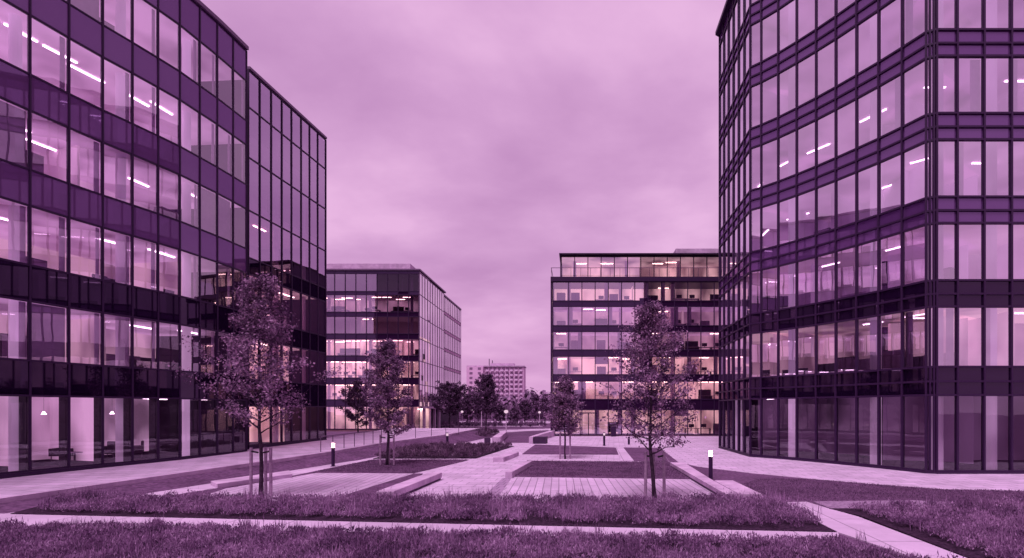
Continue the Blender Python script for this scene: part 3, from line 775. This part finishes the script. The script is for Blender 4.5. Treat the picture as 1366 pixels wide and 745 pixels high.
shrub_bed('ground_cover_shrubs', PX([(440, 604), (560, 588), (560, 586), (440, 600)]), 0.5, 'sparse low plants on the grass bank', .1, .2, mat=M['ground_shrub'], per=30, leaf=(.06, .02))
shrub_bed('ground_cover_shrubs', PX([(600, 583), (650, 586), (668, 578), (620, 575)]), 2.5, 'low dark planting by the far end of the plaza', .3, .8, mat=M['ground_shrub'], per=40, leaf=(.16, .05))
def stalks(poly, dens, label, hgt=.5):
    c = scatter(poly, dens); c = c[value_noise(c[:, 0], c[:, 1], 1.1, 9) > .52]
    base = np.repeat(c, 14, 0) + rng.normal(0, .07, (len(c) * 14, 2))
    v, f = blades(base, np.full(len(base), .06), hgt * (.55 + .5 * rng.random(len(base))), .004 + .005 * rng.random(len(base)), .28)
    tag(big_mesh('tall_grass', v, f, M['shrub']), label, 'grass', kind='stuff')
stalks(bed1, 5, 'thin taller stalks sticking out of the front bed', .42)
stalks(b2in, 5, 'thin taller stalks sticking out of the middle bed', .62)
stalks(b3in, 5, 'thin taller stalks in the lower right bed', .5)
def grass(poly, dens, z, label):
    c = scatter(poly, dens)
    v, f = blades(c, np.full(len(c), z), .03 + .05 * rng.random(len(c)), .006 + .006 * rng.random(len(c)), .5)
    tag(big_mesh('grass', v, f, M['blade']), label, 'grass', kind='stuff')
grass(PX([(965, 655), (1012, 640), (1079, 640), (1258, 654), (1500, 657), (1500, 676), (1310, 673), (1216, 667), (1076, 670)]), 380, .01, 'short grass of the lawn in front of the right block')
grass(lawns['E'], 420, .055, 'short grass of the lawn behind the plank paving')
grass(lawns['L'], 420, .055, 'short grass around the small staked tree on the left')
# fallen leaves and specks
c = scatter(PX([(250, 671), (421, 632), (600, 600), (880, 600), (965, 671)]), 1.3)
v, f = blades(c, np.full(len(c), .03), .03 + .04 * rng.random(len(c)), .015 + .012 * rng.random(len(c)), 1.5)
v[:, 2] = np.abs(v[:, 2] - .03) * .2 + .032
tag(big_mesh('fallen_leaves', v, f, M['leaf']), 'small fallen leaves scattered on the pale paving', 'leaves', kind='stuff')

# ------------------------------------------------------------------ seat walls
def block(name, poly, h, label, recess=True, z=.02):
    root = empty(name, (poly[0][0], poly[0][1], 0))
    cx_ = sum(p[0] for p in poly) / len(poly); cy_ = sum(p[1] for p in poly) / len(poly)
    lp = [(x - poly[0][0], y - poly[0][1]) for x, y in poly]
    lc = (cx_ - poly[0][0], cy_ - poly[0][1])
    def shrink(p, d):
        v_ = Vector(lc) - Vector(p); return tuple(Vector(p) + v_.normalized() * d)
    mb = MB(); mb.prism(lp, .10 if recess else 0, h); mb.build('seat', M['kerb'], root, bevel=.012)
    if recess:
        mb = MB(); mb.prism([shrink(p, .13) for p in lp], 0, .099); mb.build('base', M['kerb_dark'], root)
    tag(root, label, 'bench')
    return root
block('concrete_bench', [(-6.55, 17.1), (-5.98, 17.1), (-5.72, 22.2), (-6.3, 22.2)], .32, 'long low concrete bench pointing into the plaza, left of the central path')
block('concrete_bench', [(-3.10, 22.6), (-2.80, 22.6), (-2.36, 27.3), (-2.68, 27.3)], .30, 'low concrete edging bench along the left side of the mown lawn', False)
block('concrete_bench', [(-4.75, 29.6), (-4.15, 29.5), (-3.72, 33.4), (-4.3, 33.4)], .27, 'short concrete bench block in the middle of the central path', False)
block('low_wall', [(4.80, 17.0), (5.20, 17.0), (5.235, 20.2), (5.5, 27), (4.78, 27)], .26, 'long low concrete wall right of the plank paving')['category'] = 'low wall'
block('concrete_bench', [(5.215, 16.9), (5.95, 16.9), (5.97, 20.1), (5.25, 20.1)], .27, 'broad concrete bench slab below the right bollard', True)
block('low_wall', PX([(281, 648), (386, 633), (390, 638), (367, 641), (290, 652)]), .18, 'low concrete wall beside the left path', False)['category'] = 'low wall'
block('planter', [(-3.75, 45), (-2.7, 45), (-2.6, 46.1), (-3.65, 46.1)], .6, 'dark square planter at the far right end of the central path', False)['category'] = 'planter'
block('low_wall', [(-4.15, 45), (-3.80, 45), (-2.5, 58), (-3.1, 58)], .62, 'far low wall running back beside the dark planter', False)['category'] = 'low wall'
block('low_wall', [(-7.3, 45), (-6.6, 45), (-7.6, 57), (-8.2, 57)], .6, 'far low wall left of the small far lawn', False)['category'] = 'low wall'
block('planter', [(-7.9, 44.6), (-7.4, 44.6), (-7.5, 45.4), (-8.0, 45.4)], .55, 'small dark planter at the left end of the far low wall', False)['category'] = 'planter'
for o in list(col.objects):
    if o.parent and o.parent.name.startswith('planter') and o.name.startswith('seat'):
        o.name = 'box'; o.data.materials[0] = M['core']
    if o.parent and o.parent.name.startswith('low_wall') and o.name.startswith('seat'): o.name = 'wall'

# ------------------------------------------------------------------ bollards
def bollard(x, y, h, r_, lit, label, dark=True):
    root = empty('bollard_light', (x, y, 0))
    mb = MB(); mb.tube([(0, 0, 0), (0, 0, h * .78)], r_, 20); mb.build('post', M['frame'], root, bevel=.004)
    mb = MB(); mb.tube([(0, 0, h * .782), (0, 0, h * .955)], r_ * .86, 20); mb.build('lamp', M['lampB'] if lit else M['lampD'], root)
    mb = MB(); mb.tube([(0, 0, h * .957), (0, 0, h)], r_ * .95, 20); mb.build('cap', M['frame'] if not lit else M['white'], root, bevel=.004)
    mb = MB(); mb.tube([(0, 0, 0.02), (0, 0, .035)], r_ * 1.5, 20); mb.build('base_plate', M['railing'], root)
    return tag(root, label, 'bollard light', 'bollard lights on the plaza')
bollard(-12.7, 27.3, 1.28, .085, 1, 'glowing bollard light at the left edge of the plaza, on the grass beside the path')
bollard(5.62, 22.1, 1.30, .085, 1, 'glowing bollard light beside the low wall near the right block')
bollard(-10.2, 41.2, 1.15, .10, 0, 'pale-headed bollard light in the distance left of the short concrete bench')
bollard(2.2, 42.8, 1.1, .09, 0, 'pale-headed bollard light in front of the middle block entrance')
root = empty('bollard', (4.35, 44.2, 0)); mb = MB(); mb.tube([(0, 0, 0), (0, 0, .62)], .09, 12); mb.build('post', M['frame'], root); mb = MB(); mb.tube([(0, 0, .621), (0, 0, .66)], .1, 12); mb.build('cap', M['frame'], root)
tag(root, 'short dark unlit bollard behind the crown of the right tree', 'bollard')

# ------------------------------------------------------------------ trees
def tree(name, x, y, height, crown0, rad, label, leafmat='leaf', seed=1, limbs=46, twigs=7, leaves=44, lsize=.085, trunk_r=.07, peak=.28, stakes=0, group=None, skew=1.0, top=.12, prof_list=None):
    rr = np.random.default_rng(seed)
    root = empty(name, (x, y, 0)); tag(root, label, 'tree', group)
    mb = MB()
    tr = []
    px_, py_ = 0, 0
    K = 12
    for k in range(K + 1):
        tr.append((px_, py_, height * .96 * k / K)); px_ += rr.normal(0, .028 * height / 7); py_ += rr.normal(0, .028 * height / 7)
    rads = [max(.008, trunk_r * (1 - .93 * (k / K)) * (1.25 if k == 0 else 1)) for k in range(K + 1)]
    mb.tube(tr, rads, 10)
    def on_trunk(z):
        t = min(.999, z / (height * .96)) * K; i = int(t); f_ = t - i
        a, b = Vector(tr[i]), Vector(tr[i + 1]); return a.lerp(b, f_), rads[i] * (1 - f_) + rads[i + 1] * f_
    pts = []
    br = MB()
    for i in range(limbs):
        t = (i + rr.random() * .8) / limbs
        t = t ** .9
        z = crown0 + (height - crown0) * t * .97
        # radius profile
        prof = (t / peak) ** .5 if t < peak else max(0, 1 - ((t - peak) / (1 - peak)) ** 1.15) * (1 - top) + top
        if t < peak: prof = .62 + .38 * prof
        if prof_list: prof = float(np.interp(t, [a_[0] for a_ in prof_list], [a_[1] for a_ in prof_list]))
        Lr = rad * prof * rr.uniform(.6, 1.15)
        az = i * 2.4 + rr.normal(0, .4)
        up = rr.uniform(.35, .75) + .5 * t
        p0, r0 = on_trunk(z * (1 if t > .2 else 1))
        dirv = Vector((math.cos(az), math.sin(az) * skew, 0))
        seg = 4; pl = [p0]
        for k in range(1, seg + 1):
            f_ = k / seg
            pl.append(p0 + dirv * Lr * f_ + Vector((rr.normal(0, .05), rr.normal(0, .05), Lr * up * f_ ** 1.3 + rr.normal(0, .03))))
        br.tube(pl, [max(.004, r0 * .55 * (1 - .85 * k / seg)) for k in range(seg + 1)], 5, False)
        for j in range(twigs):
            f_ = rr.uniform(.22, 1.0); kk = min(seg - 1, int(f_ * seg)); q = pl[kk].lerp(pl[kk + 1], f_ * seg - kk)
            a2 = az + rr.normal(0, 1.1); l2 = Lr * rr.uniform(.14, .36) + .12
            e = q + Vector((math.cos(a2) * l2, math.sin(a2) * l2, l2 * rr.uniform(.1, .9)))
            br.tube([q, e], [.006, .003], 3, False)
            for m in range(leaves // 1):
                g_ = rr.uniform(.2, 1.15); c_ = q.lerp(e, g_); s_ = .11 * max(1, height / 7) * (.6 + .4 * rad / 2)
                pts.append((c_.x + rr.normal(0, s_), c_.y + rr.normal(0, s_), c_.z + rr.normal(0, s_ * .8)))
    o_t = mb.build('trunk', M['bark'], root, smooth=True)
    br.build('branches', M['bark'], root)
    P = np.array(pts); n = len(P)
    a = rr.normal(0, 1, (n, 3)); a[:, 2] -= .3; a /= np.linalg.norm(a, axis=1)[:, None]
    b = np.cross(a, rr.normal(0, 1, (n, 3))); b /= np.linalg.norm(b, axis=1)[:, None]
    sz = lsize * rr.uniform(.45, 1.45, (n, 1))
    v = np.stack([P - a * sz * .5, P + b * sz * .33 + a * sz * .05, P + a * sz * .5, P - b * sz * .33 + a * sz * .05], 1).reshape(-1, 3)
    big_mesh('crown', v, np.arange(4 * n).reshape(n, 4), M[leafmat], root)
    if stakes:
        sh, sp = stakes
        for k, aa in enumerate((math.pi, 0.0, math.pi / 2)):
            cx_, cy_ = math.cos(aa) * sp, math.sin(aa) * sp * .8
            mb = MB(); mb.tube([(cx_, cy_, 0), (cx_ * .98, cy_, sh)], .05, 12); mb.build('stake', M['stake'], root, smooth=False)
        mb = MB(); mb.tube([(-sp, -.02, sh * .93), (-.09, 0, sh * .90)], .03, 6); mb.tube([(.09, 0, sh * .90), (sp, -.02, sh * .93)], .03, 6); mb.build('tie', M['tie'], root)
    return root
tree('young_tree', -10.82, 17.95, 7.5, 2.1, 1.95, 'large staked tree on the left, in the middle bed, with a broad crown', seed=3, limbs=54, twigs=7, leaves=32, lsize=.088, stakes=(1.68, .34), prof_list=[(0, .55), (.10, 1), (.22, .95), (.4, .58), (.65, .40), (1, .12)])
tree('young_tree', 2.5, 16.9, 6.45, 1.5, 1.62, 'large staked tree on the right, in the middle bed, with an egg-shaped crown', seed=8, limbs=54, twigs=7, leaves=30, lsize=.080, stakes=(1.62, .30), prof_list=[(0, .7), (.1, .95), (.25, 1), (.48, .72), (.68, .46), (1, .1)])
tree('young_tree', -10.0, 27.6, 6.6, 1.5, 1.25, 'slender staked tree on the lawn in front of the warmly lit block', seed=12, limbs=54, twigs=8, leaves=40, lsize=.105, stakes=(1.65, .36), peak=.3, top=.1)
tree('young_tree', -0.72, 31.3, 4.9, 1.35, .95, 'small staked tree in front of the left corner of the middle block', seed=15, limbs=48, twigs=8, leaves=38, lsize=.095, stakes=(1.6, .3), peak=.3, top=.12, trunk_r=.05)
tree('shade_tree', -21.3, 51, 5.6, 1.2, 1.75, 'dark dense tree beside the lit ground floor, left of the slender staked tree', 'leafd', 21, 36, 7, 30, .16, .09, .35)
tree('shade_tree', -17.0, 70, 6.2, 1.9, 2.4, 'dark tree before the receding pale side of the block left of the gap', 'leafd', 22, 40, 7, 30, .24, .12, .4)
tree('shade_tree', -10.0, 57.5, 6.6, 2.2, 1.75, 'dark round tree on a thin trunk in the middle of the gap', 'leafd', 23, 40, 7, 30, .18, .09, .4)
k = 0
for (px_, top_, wid, YY, mat) in ((624, 527, 26, 110, 'leafm'), (668, 540, 20, 105, 'leafm'), (686, 545, 15, 95, 'leafm'), (700, 536, 20, 120, 'leafd'), (714, 527, 18, 130, 'leafm'), (727, 530, 18, 120, 'leafm'), (638, 530, 18, 125, 'leafd')):
    hgt = 3 + (546 - top_) * YY / 700; X = (px_ - 770) * YY / 700
    desc = ['tall hazy tree right of the pale side wall', 'mid-toned tree behind the thin lamp post', 'small round pale tree in the centre of the gap', 'dark tree right of the small round pale one', 'tallest tree near the right side of the gap', 'bushy tree touching the corner of the middle block', 'dark tree in front of the left end of the apartment block'][k]
    tree('far_tree', X, YY, hgt, hgt * .12, wid / 2 * YY / 700, desc, mat, 40 + k, 30, 6, 26, .38, .15, .4, group='trees in the gap between the blocks'); k += 1
# far wood
def wood(x0, x1, y0, y1, n, hmin, hmax, label, size=.9):
    cx_ = rng.uniform(x0, x1, n); cy_ = rng.uniform(y0, y1, n); hh = rng.uniform(hmin, hmax, n)
    m = 260
    c = np.stack([np.repeat(cx_, m), np.repeat(cy_, m)], 1); H = np.repeat(hh, m)
    a = rng.normal(0, 1, (n * m, 3)); a /= np.linalg.norm(a, axis=1)[:, None]
    r_ = rng.random(n * m) ** .4
    P = np.stack([c[:, 0] + a[:, 0] * r_ * H * .38, c[:, 1] + a[:, 1] * r_ * H * .38, H * .52 + a[:, 2] * r_ * H * .5], 1)
    P += rng.normal(0, .35, P.shape)
    b = np.cross(a, rng.normal(0, 1, a.shape)); b /= np.linalg.norm(b, axis=1)[:, None]; d = np.cross(a, b)
    sz = size * rng.uniform(.5, 1.2, (n * m, 1))
    v = np.stack([P - b * sz, P + d * sz * .7, P + b * sz, P - d * sz * .7], 1).reshape(-1, 3)
    tag(big_mesh('far_wood', v, np.arange(4 * n * m).reshape(-1, 4), M['leafm']), label, 'wood', kind='stuff')
wood(-75, 15, 165, 200, 55, 6.5, 10.5, 'far belt of trees closing the gap between the blocks')
wood(-60, 70, -75, -60, 60, 6, 10, 'belt of trees behind the viewer, seen only as a reflection in the glass', 1.0)

# ------------------------------------------------------------------ small street things
root = empty('handrail', (-15.2, 31.4, terr(0, 31.4)))
path_ = [(-15.25, 31.3), (-14.95, 35), (-14.5, 39.0)]
for i, (x, y) in enumerate(lerp_pts(path_[0], path_[-1], 6)):
    mb = MB(); mb.tube([(x + 15.2 - .05, y - 31.4, -.05 + terr(0, y) - terr(0, 31.4)), (x + 15.2 - .05, y - 31.4, .9 + terr(0, y) - terr(0, 31.4))], .025, 8); mb.build('post', M['railing'], root)
mb = MB(); mb.tube([(path_[0][0] + 15.15, path_[0][1] - 31.4, .91), (path_[-1][0] + 15.15, path_[-1][1] - 31.4, .91 + .013 * 7.6)], .028, 8); mb.build('rail', M['railing'], root)
tag(root, 'thin grey handrail on the edge of the left terrace', 'handrail')
root = empty('handrail', (-13.4, 43.5, terr(0, 43.5)))
for i in range(4):
    mb = MB(); mb.tube([(i * .65, i * 2.4, -.05), (i * .65, i * 2.4, .95)], .025, 8); mb.build('post', M['railing'], root)
mb = MB(); mb.tube([(0, 0, .9), (1.95, 7.2, .95)], .012, 6); mb.tube([(0, 0, .5), (1.95, 7.2, .5)], .01, 6); mb.build('cable', M['railing'], root)
tag(root, 'wire railing on thin posts farther along the left terrace', 'handrail')
def lamp_post(x, y, h_, label):
    root = empty('street_lamp', (x, y, 0))
    mb = MB(); mb.tube([(0, 0, 0), (0, 0, h_)], [.07, .04], 8); mb.build('pole', M['white'], root)
    mb = MB(); mb.tube([(0, 0, h_), (0, 0, h_ + .12), (0, 0, h_ + .3), (0, 0, h_ + .4)], [.1, .24, .24, .1], 12); mb.build('lamp_head', M['lampD'], root)
    tag(root, label, 'street lamp', 'street lamps in the distance')
lamp_post(-8.4, 62, 2.5, 'pale street lamp in the centre of the gap, before the small round tree')
lamp_post(-14.6, 80, 3.2, 'pale street lamp near the receding side of the block left of the gap')
lamp_post(-21.5, 98, 2.3, 'low pale globe lamp farthest left under the hazy trees')
lamp_post(-22.6, 112, 2.6, 'low pale globe lamp between the hazy tree and the dark tree')
lamp_post(-6.9, 96, 2.2, 'low pale globe lamp near the corner of the middle block')
for (x0, x1, y, w_) in ((-28, -6, 92, 1.6), (-24, -2, 112, 3.0), (-16, -3, 76, .9), (-24, -12, 128, 3)):
    mb = MB(); mb.prism([(x0, y), (x1, y - 2), (x1, y - 2 + w_), (x0, y + w_)], -.1, .022); tag(mb.build('path', M['path']), kind='structure')
shrub_bed('ground_cover_shrubs', [(-22, 84), (-7, 84), (-5, 90), (-24, 90)], 1.0, 'low dark hedge-like planting across the far end of the gap', .5, 1.1, mat=M['leafm'], per=40, leaf=(.3, .1))
shrub_bed('ground_cover_shrubs', [(-30, 130), (0, 130), (0, 136), (-30, 136)], .9, 'distant band of bushes under the far trees', 1.2, 2.2, mat=M['leafm'], per=40, leaf=(.5, .2))
# litter bin in front of the middle block
root = empty('litter_bin', (3.95, 57.2, 0)); mb = MB(); mb.box(-.28, .28, -.25, .25, .05, 1.1); mb.build('body', M['frame'], root, bevel=.02); mb = MB(); mb.box(-.31, .31, -.28, .28, 1.102, 1.16); mb.build('lid', M['railing'], root)
tag(root, 'dark litter bin against the ground floor glass of the middle block', 'litter bin')
# manhole-like drain cover on right walkway
mb = MB(); mb.tube([(12.0, 20.4, .012), (12.0, 20.4, .018)], .3, 20); thing_mesh('drain_cover', mb, M['kerb_dark'], 'small dark round drain cover on the walkway before the right block', 'drain cover')

# ------------------------------------------------------------------ furniture seen through the glass
def armchair(x, y, z, rz, label):
    root = empty('armchair', (x, y, z), rz)
    mb = MB(); mb.box(-.38, .38, -.35, .3, .22, .42); mb.build('seat', M['furn'], root, bevel=.04)
    mb = MB(); mb.prism([(-.38, .3), (.38, .3), (.38, .42), (-.38, .42)], .22, .85); mb.build('backrest', M['furn'], root, bevel=.04)
    for s_ in (-1, 1):
        mb = MB(); mb.box(s_ * .43 - .045, s_ * .43 + .045, -.33, .4, .22, .6); mb.build('armrest', M['furn'], root, bevel=.02)
        for t in (-.28, .34):
            mb = MB(); mb.tube([(s_ * .38, t, .0), (s_ * .38, t, .22)], .02, 6); mb.build('leg', M['railing'], root)
    tag(root, label, 'armchair', 'armchairs in the ground floor lounge')
zf0 = .452
armchair(-26.3, 24.6, zf0, 1.9, 'dark armchair next to the display screen behind the leftmost ground floor window')
armchair(-25.6, 26.2, zf0, .3, 'dark armchair in the lounge behind the second ground floor window of the left block')
armchair(-24.4, 27.4, zf0, .1, 'dark armchair behind the mullion right of the lounge table')
armchair(-23.5, 27.8, zf0, -.9, 'dark armchair turned sideways at the right end of the lounge')
root = empty('coffee_table', (-24.9, 26.0, zf0)); mb = MB(); mb.tube([(0, 0, .40), (0, 0, .44)], .5, 20); mb.build('tabletop', M['furn2'], root); mb = MB(); mb.tube([(0, 0, 0), (0, 0, .4)], .04, 8); mb.build('leg', M['railing'], root)
tag(root, 'low round table between the dark armchairs in the left block lounge', 'table')
root = empty('display_screen', (-26.6, 24.2, zf0), .5); mb = MB(); mb.box(-.5, .5, -.04, .04, .75, 1.6); mb.build('screen', M['furn'], root, bevel=.01); mb = MB(); mb.box(-.04, .04, -.03, .03, 0, .748); mb.box(-.3, .3, -.2, .2, 0.001, .03); mb.build('stand', M['furn'], root)
tag(root, 'dark display screen on a stand behind the leftmost ground floor window', 'screen')
def pendant(x, y, z, label):
    root = empty('pendant_lamp', (x, y, z)); mb = MB(); mb.tube([(0, 0, .15), (0, 0, .8)], .006, 4); mb.build('cord', M['frame'], root); mb = MB(); mb.tube([(0, 0, 0), (0, 0, .14)], [.1, .03], 12); mb.build('lamp_shade', M['lampP'], root)
    tag(root, label, 'pendant lamp', 'pendant lamps in the left block lounge')
pendant(-24.6, 24.2, 2.75, 'small pendant lamp behind the leftmost ground floor window')
pendant(-23.4, 26.4, 2.75, 'small pendant lamp behind the second ground floor window')

desk_proto = None
def desk(x, y, z, rz, label, group, kind=0):
    root = empty('office_desk', (x, y, z), rz)
    mb = MB(); mb.box(-.75, .75, -.38, .38, .70, .74); mb.build('tabletop', M['furn2'], root)
    for s_ in (-1, 1):
        mb = MB(); mb.box(s_ * .72 - .02, s_ * .72 + .02, -.35, .35, 0, .698); mb.build('leg', M['furn'], root)
    mb = MB(); mb.box(-.3, .3, -.02, .02, .86, 1.24); mb.box(-.03, .03, .021, .05, .741, .95); mb.build('monitor', M['furn'], root)
    if kind: mb = MB(); mb.box(-.75, .75, .40, .43, .3, 1.45); mb.build('screen_panel', M['furn2' if kind == 1 else 'furn'], root)
    tag(root, label, 'desk', group)
def cabinet(x, y, z, rz, h_, label, group, mat='furn'):
    root = empty('cabinet', (x, y, z), rz)
    mb = MB(); mb.box(-.5, .5, -.25, .25, 0, h_); mb.build('body', M[mat], root, bevel=.01)
    mb = MB(); mb.box(-.47, -.01, -.27, -.252, .05, h_ - .05); mb.box(.01, .47, -.27, -.252, .05, h_ - .05); mb.build('doors', M['furn2'], root)
    tag(root, label, 'cabinet', group)
def inside(pts, i, f_, d, side=1):
    a = Vector(pts[i]); b = Vector(pts[i + 1]); u = (b - a).normalized(); n = Vector((u.y, -u.x)) * side
    p = a.lerp(b, f_) - n * d; return p.x, p.y, math.atan2(u.y, u.x)
FL = ['ground', 'first', 'second', 'third', 'fourth', 'fifth', 'sixth', 'seventh']
r3 = random.Random(5)
for k in range(1, 6):
    for i in range(9):
        if r3.random() < (.75 if k < 4 else .45):
            x, y, a_ = inside(A_all, nA + i, .5, r3.uniform(1.0, 2.6)); z = stor[k][0] + .002
            lab = 'on the %s floor of the left block, %s window from the left edge' % (FL[k], ORD[i + 2])
            if r3.random() < .65: desk(x, y, z, a_, 'desk ' + lab, 'office furniture in the left block', r3.choice([0, 1, 2]))
            else: cabinet(x, y, z, a_, r3.uniform(1.3, 2.0), 'cabinet ' + lab, 'office furniture in the left block', r3.choice(['furn', 'furn2']))
for k in (1, 2, 3, 4):
    for i in range(10):
        if r3.random() < (.8 if k == 1 else .45):
            x, y, a_ = inside(R_all, nfac + i, .5, r3.uniform(1.0, 2.4)); z = storR[k][0] + .002
            lab = 'on the %s floor of the right block, %s angled window column' % (FL[k], ORD[i + 1])
            if r3.random() < .65: desk(x, y, z, a_, 'desk ' + lab, 'office furniture in the right block', r3.choice([0, 1, 2]))
            else: cabinet(x, y, z, a_, r3.uniform(1.3, 1.9), 'cabinet ' + lab, 'office furniture in the right block', r3.choice(['furn', 'furn2']))
for k in range(0, 6):
    for i in range(0, 13):
        if r3.random() < .6:
            x, y, a_ = inside(C_pts, i, .5, r3.uniform(.9, 2.2)); z = storC[k][0] + .002
            lab = 'on the %s floor of the middle block, %s window from its left end' % (FL[k], ORD[i + 1])
            if r3.random() < .7: desk(x, y, z, a_, 'desk ' + lab, 'office furniture in the middle block', r3.choice([0, 0, 2]))
            else: cabinet(x, y, z, a_, r3.uniform(1.0, 1.6), 'cabinet ' + lab, 'office furniture in the middle block')
for k in (1, 2, 3, 5):
    for i in range(4, 14):
        if r3.random() < .6:
            x, y, a_ = inside(F_pts, i, .5, r3.uniform(.9, 2.2)); z = storF[k][0] + .002
            desk(x, y, z, a_, 'desk on %s floor of the lit block left of gap, %s window from right corner' % (FL[k], ORD[14 - i]), 'office furniture in the block left of the gap', r3.choice([0, 0, 2]))

# ------------------------------------------------------------------ sky and sun
world = bpy.data.worlds.new('World'); scene.world = world; world.use_nodes = True
nt = world.node_tree; nt.nodes.clear(); L = nt.links.new
out = N(nt, 'ShaderNodeOutputWorld'); bg = N(nt, 'ShaderNodeBackground'); L(bg.outputs[0], out.inputs[0])
tc = N(nt, 'ShaderNodeTexCoord'); sep = N(nt, 'ShaderNodeSeparateXYZ'); L(tc.outputs['Generated'], sep.inputs[0])
zc = N(nt, 'ShaderNodeMath', operation='MAXIMUM'); zc.inputs[1].default_value = 0; L(sep.outputs[2], zc.inputs[0])
za = N(nt, 'ShaderNodeMath', operation='ADD'); za.inputs[1].default_value = .22; L(zc.outputs[0], za.inputs[0])
dx = N(nt, 'ShaderNodeMath', operation='DIVIDE'); L(sep.outputs[0], dx.inputs[0]); L(za.outputs[0], dx.inputs[1])
dy = N(nt, 'ShaderNodeMath', operation='DIVIDE'); L(sep.outputs[1], dy.inputs[0]); L(za.outputs[0], dy.inputs[1])
cb = N(nt, 'ShaderNodeCombineXYZ'); L(dx.outputs[0], cb.inputs[0]); L(dy.outputs[0], cb.inputs[1])
n1 = N(nt, 'ShaderNodeTexNoise'); n1.inputs['Scale'].default_value = 1.7; n1.inputs['Detail'].default_value = 6; n1.inputs['Roughness'].default_value = .53; n1.inputs['Distortion'].default_value = .1
mp = N(nt, 'ShaderNodeMapping'); mp.inputs['Location'].default_value = (5.5, 14.8, 0); mp.inputs['Scale'].default_value = (.8, 1.0, 1); mp.inputs['Rotation'].default_value[2] = R(10)
L(cb.outputs[0], mp.inputs[0]); L(mp.outputs[0], n1.inputs['Vector'])
cl = ramp(nt, n1.outputs['Fac'], [(.33, (.53, .27, .53)), (.49, (.645, .352, .63)), (.63, (.79, .46, .745))])
hz = N(nt, 'ShaderNodeMapRange'); hz.inputs[1].default_value = 0; hz.inputs[2].default_value = .26; hz.inputs[3].default_value = .6; hz.inputs[4].default_value = 0
L(zc.outputs[0], hz.inputs[0])
mx = N(nt, 'ShaderNodeMixRGB'); mx.inputs[2].default_value = (.74, .385, .68, 1); L(hz.outputs[0], mx.inputs[0]); L(cl, mx.inputs[1])
sky = N(nt, 'ShaderNodeTexSky', sky_type='NISHITA'); sky.sun_disc = False; sky.sun_elevation = R(62); sky.sun_rotation = R(200); sky.air_density = 2; sky.dust_density = 4
tn = N(nt, 'ShaderNodeMixRGB', blend_type='MULTIPLY'); tn.inputs[0].default_value = 1; tn.inputs[2].default_value = (.006, .0025, .003, 1); L(sky.outputs[0], tn.inputs[1])
ad = N(nt, 'ShaderNodeMixRGB', blend_type='ADD'); ad.inputs[0].default_value = 1; L(mx.outputs[0], ad.inputs[1]); L(tn.outputs[0], ad.inputs[2])
L(ad.outputs[0], bg.inputs[0]); bg.inputs[1].default_value = 1.0
sd = bpy.data.lights.new('sun', 'SUN'); sd.energy = 3.1; sd.angle = R(25); sd.color = (1, .80, .97)
so = bpy.data.objects.new('sun', sd); col.objects.link(so); so.location = (0, 0, 60)
el, az = R(62), R(200)
dirv = Vector((math.sin(az) * math.cos(el), math.cos(az) * math.cos(el), math.sin(el)))
so.rotation_euler = dirv.to_track_quat('Z', 'Y').to_euler()

scene.view_settings.view_transform = 'Standard'; scene.view_settings.look = 'None'; scene.view_settings.exposure = 0
scene.cycles.use_denoising = True
scene.cycles.max_bounces = 8; scene.cycles.transparent_max_bounces = 12; scene.cycles.diffuse_bounces = 3; scene.cycles.glossy_bounces = 4
scene.cycles.sample_clamp_indirect = 4
scene.cycles.use_light_tree = True
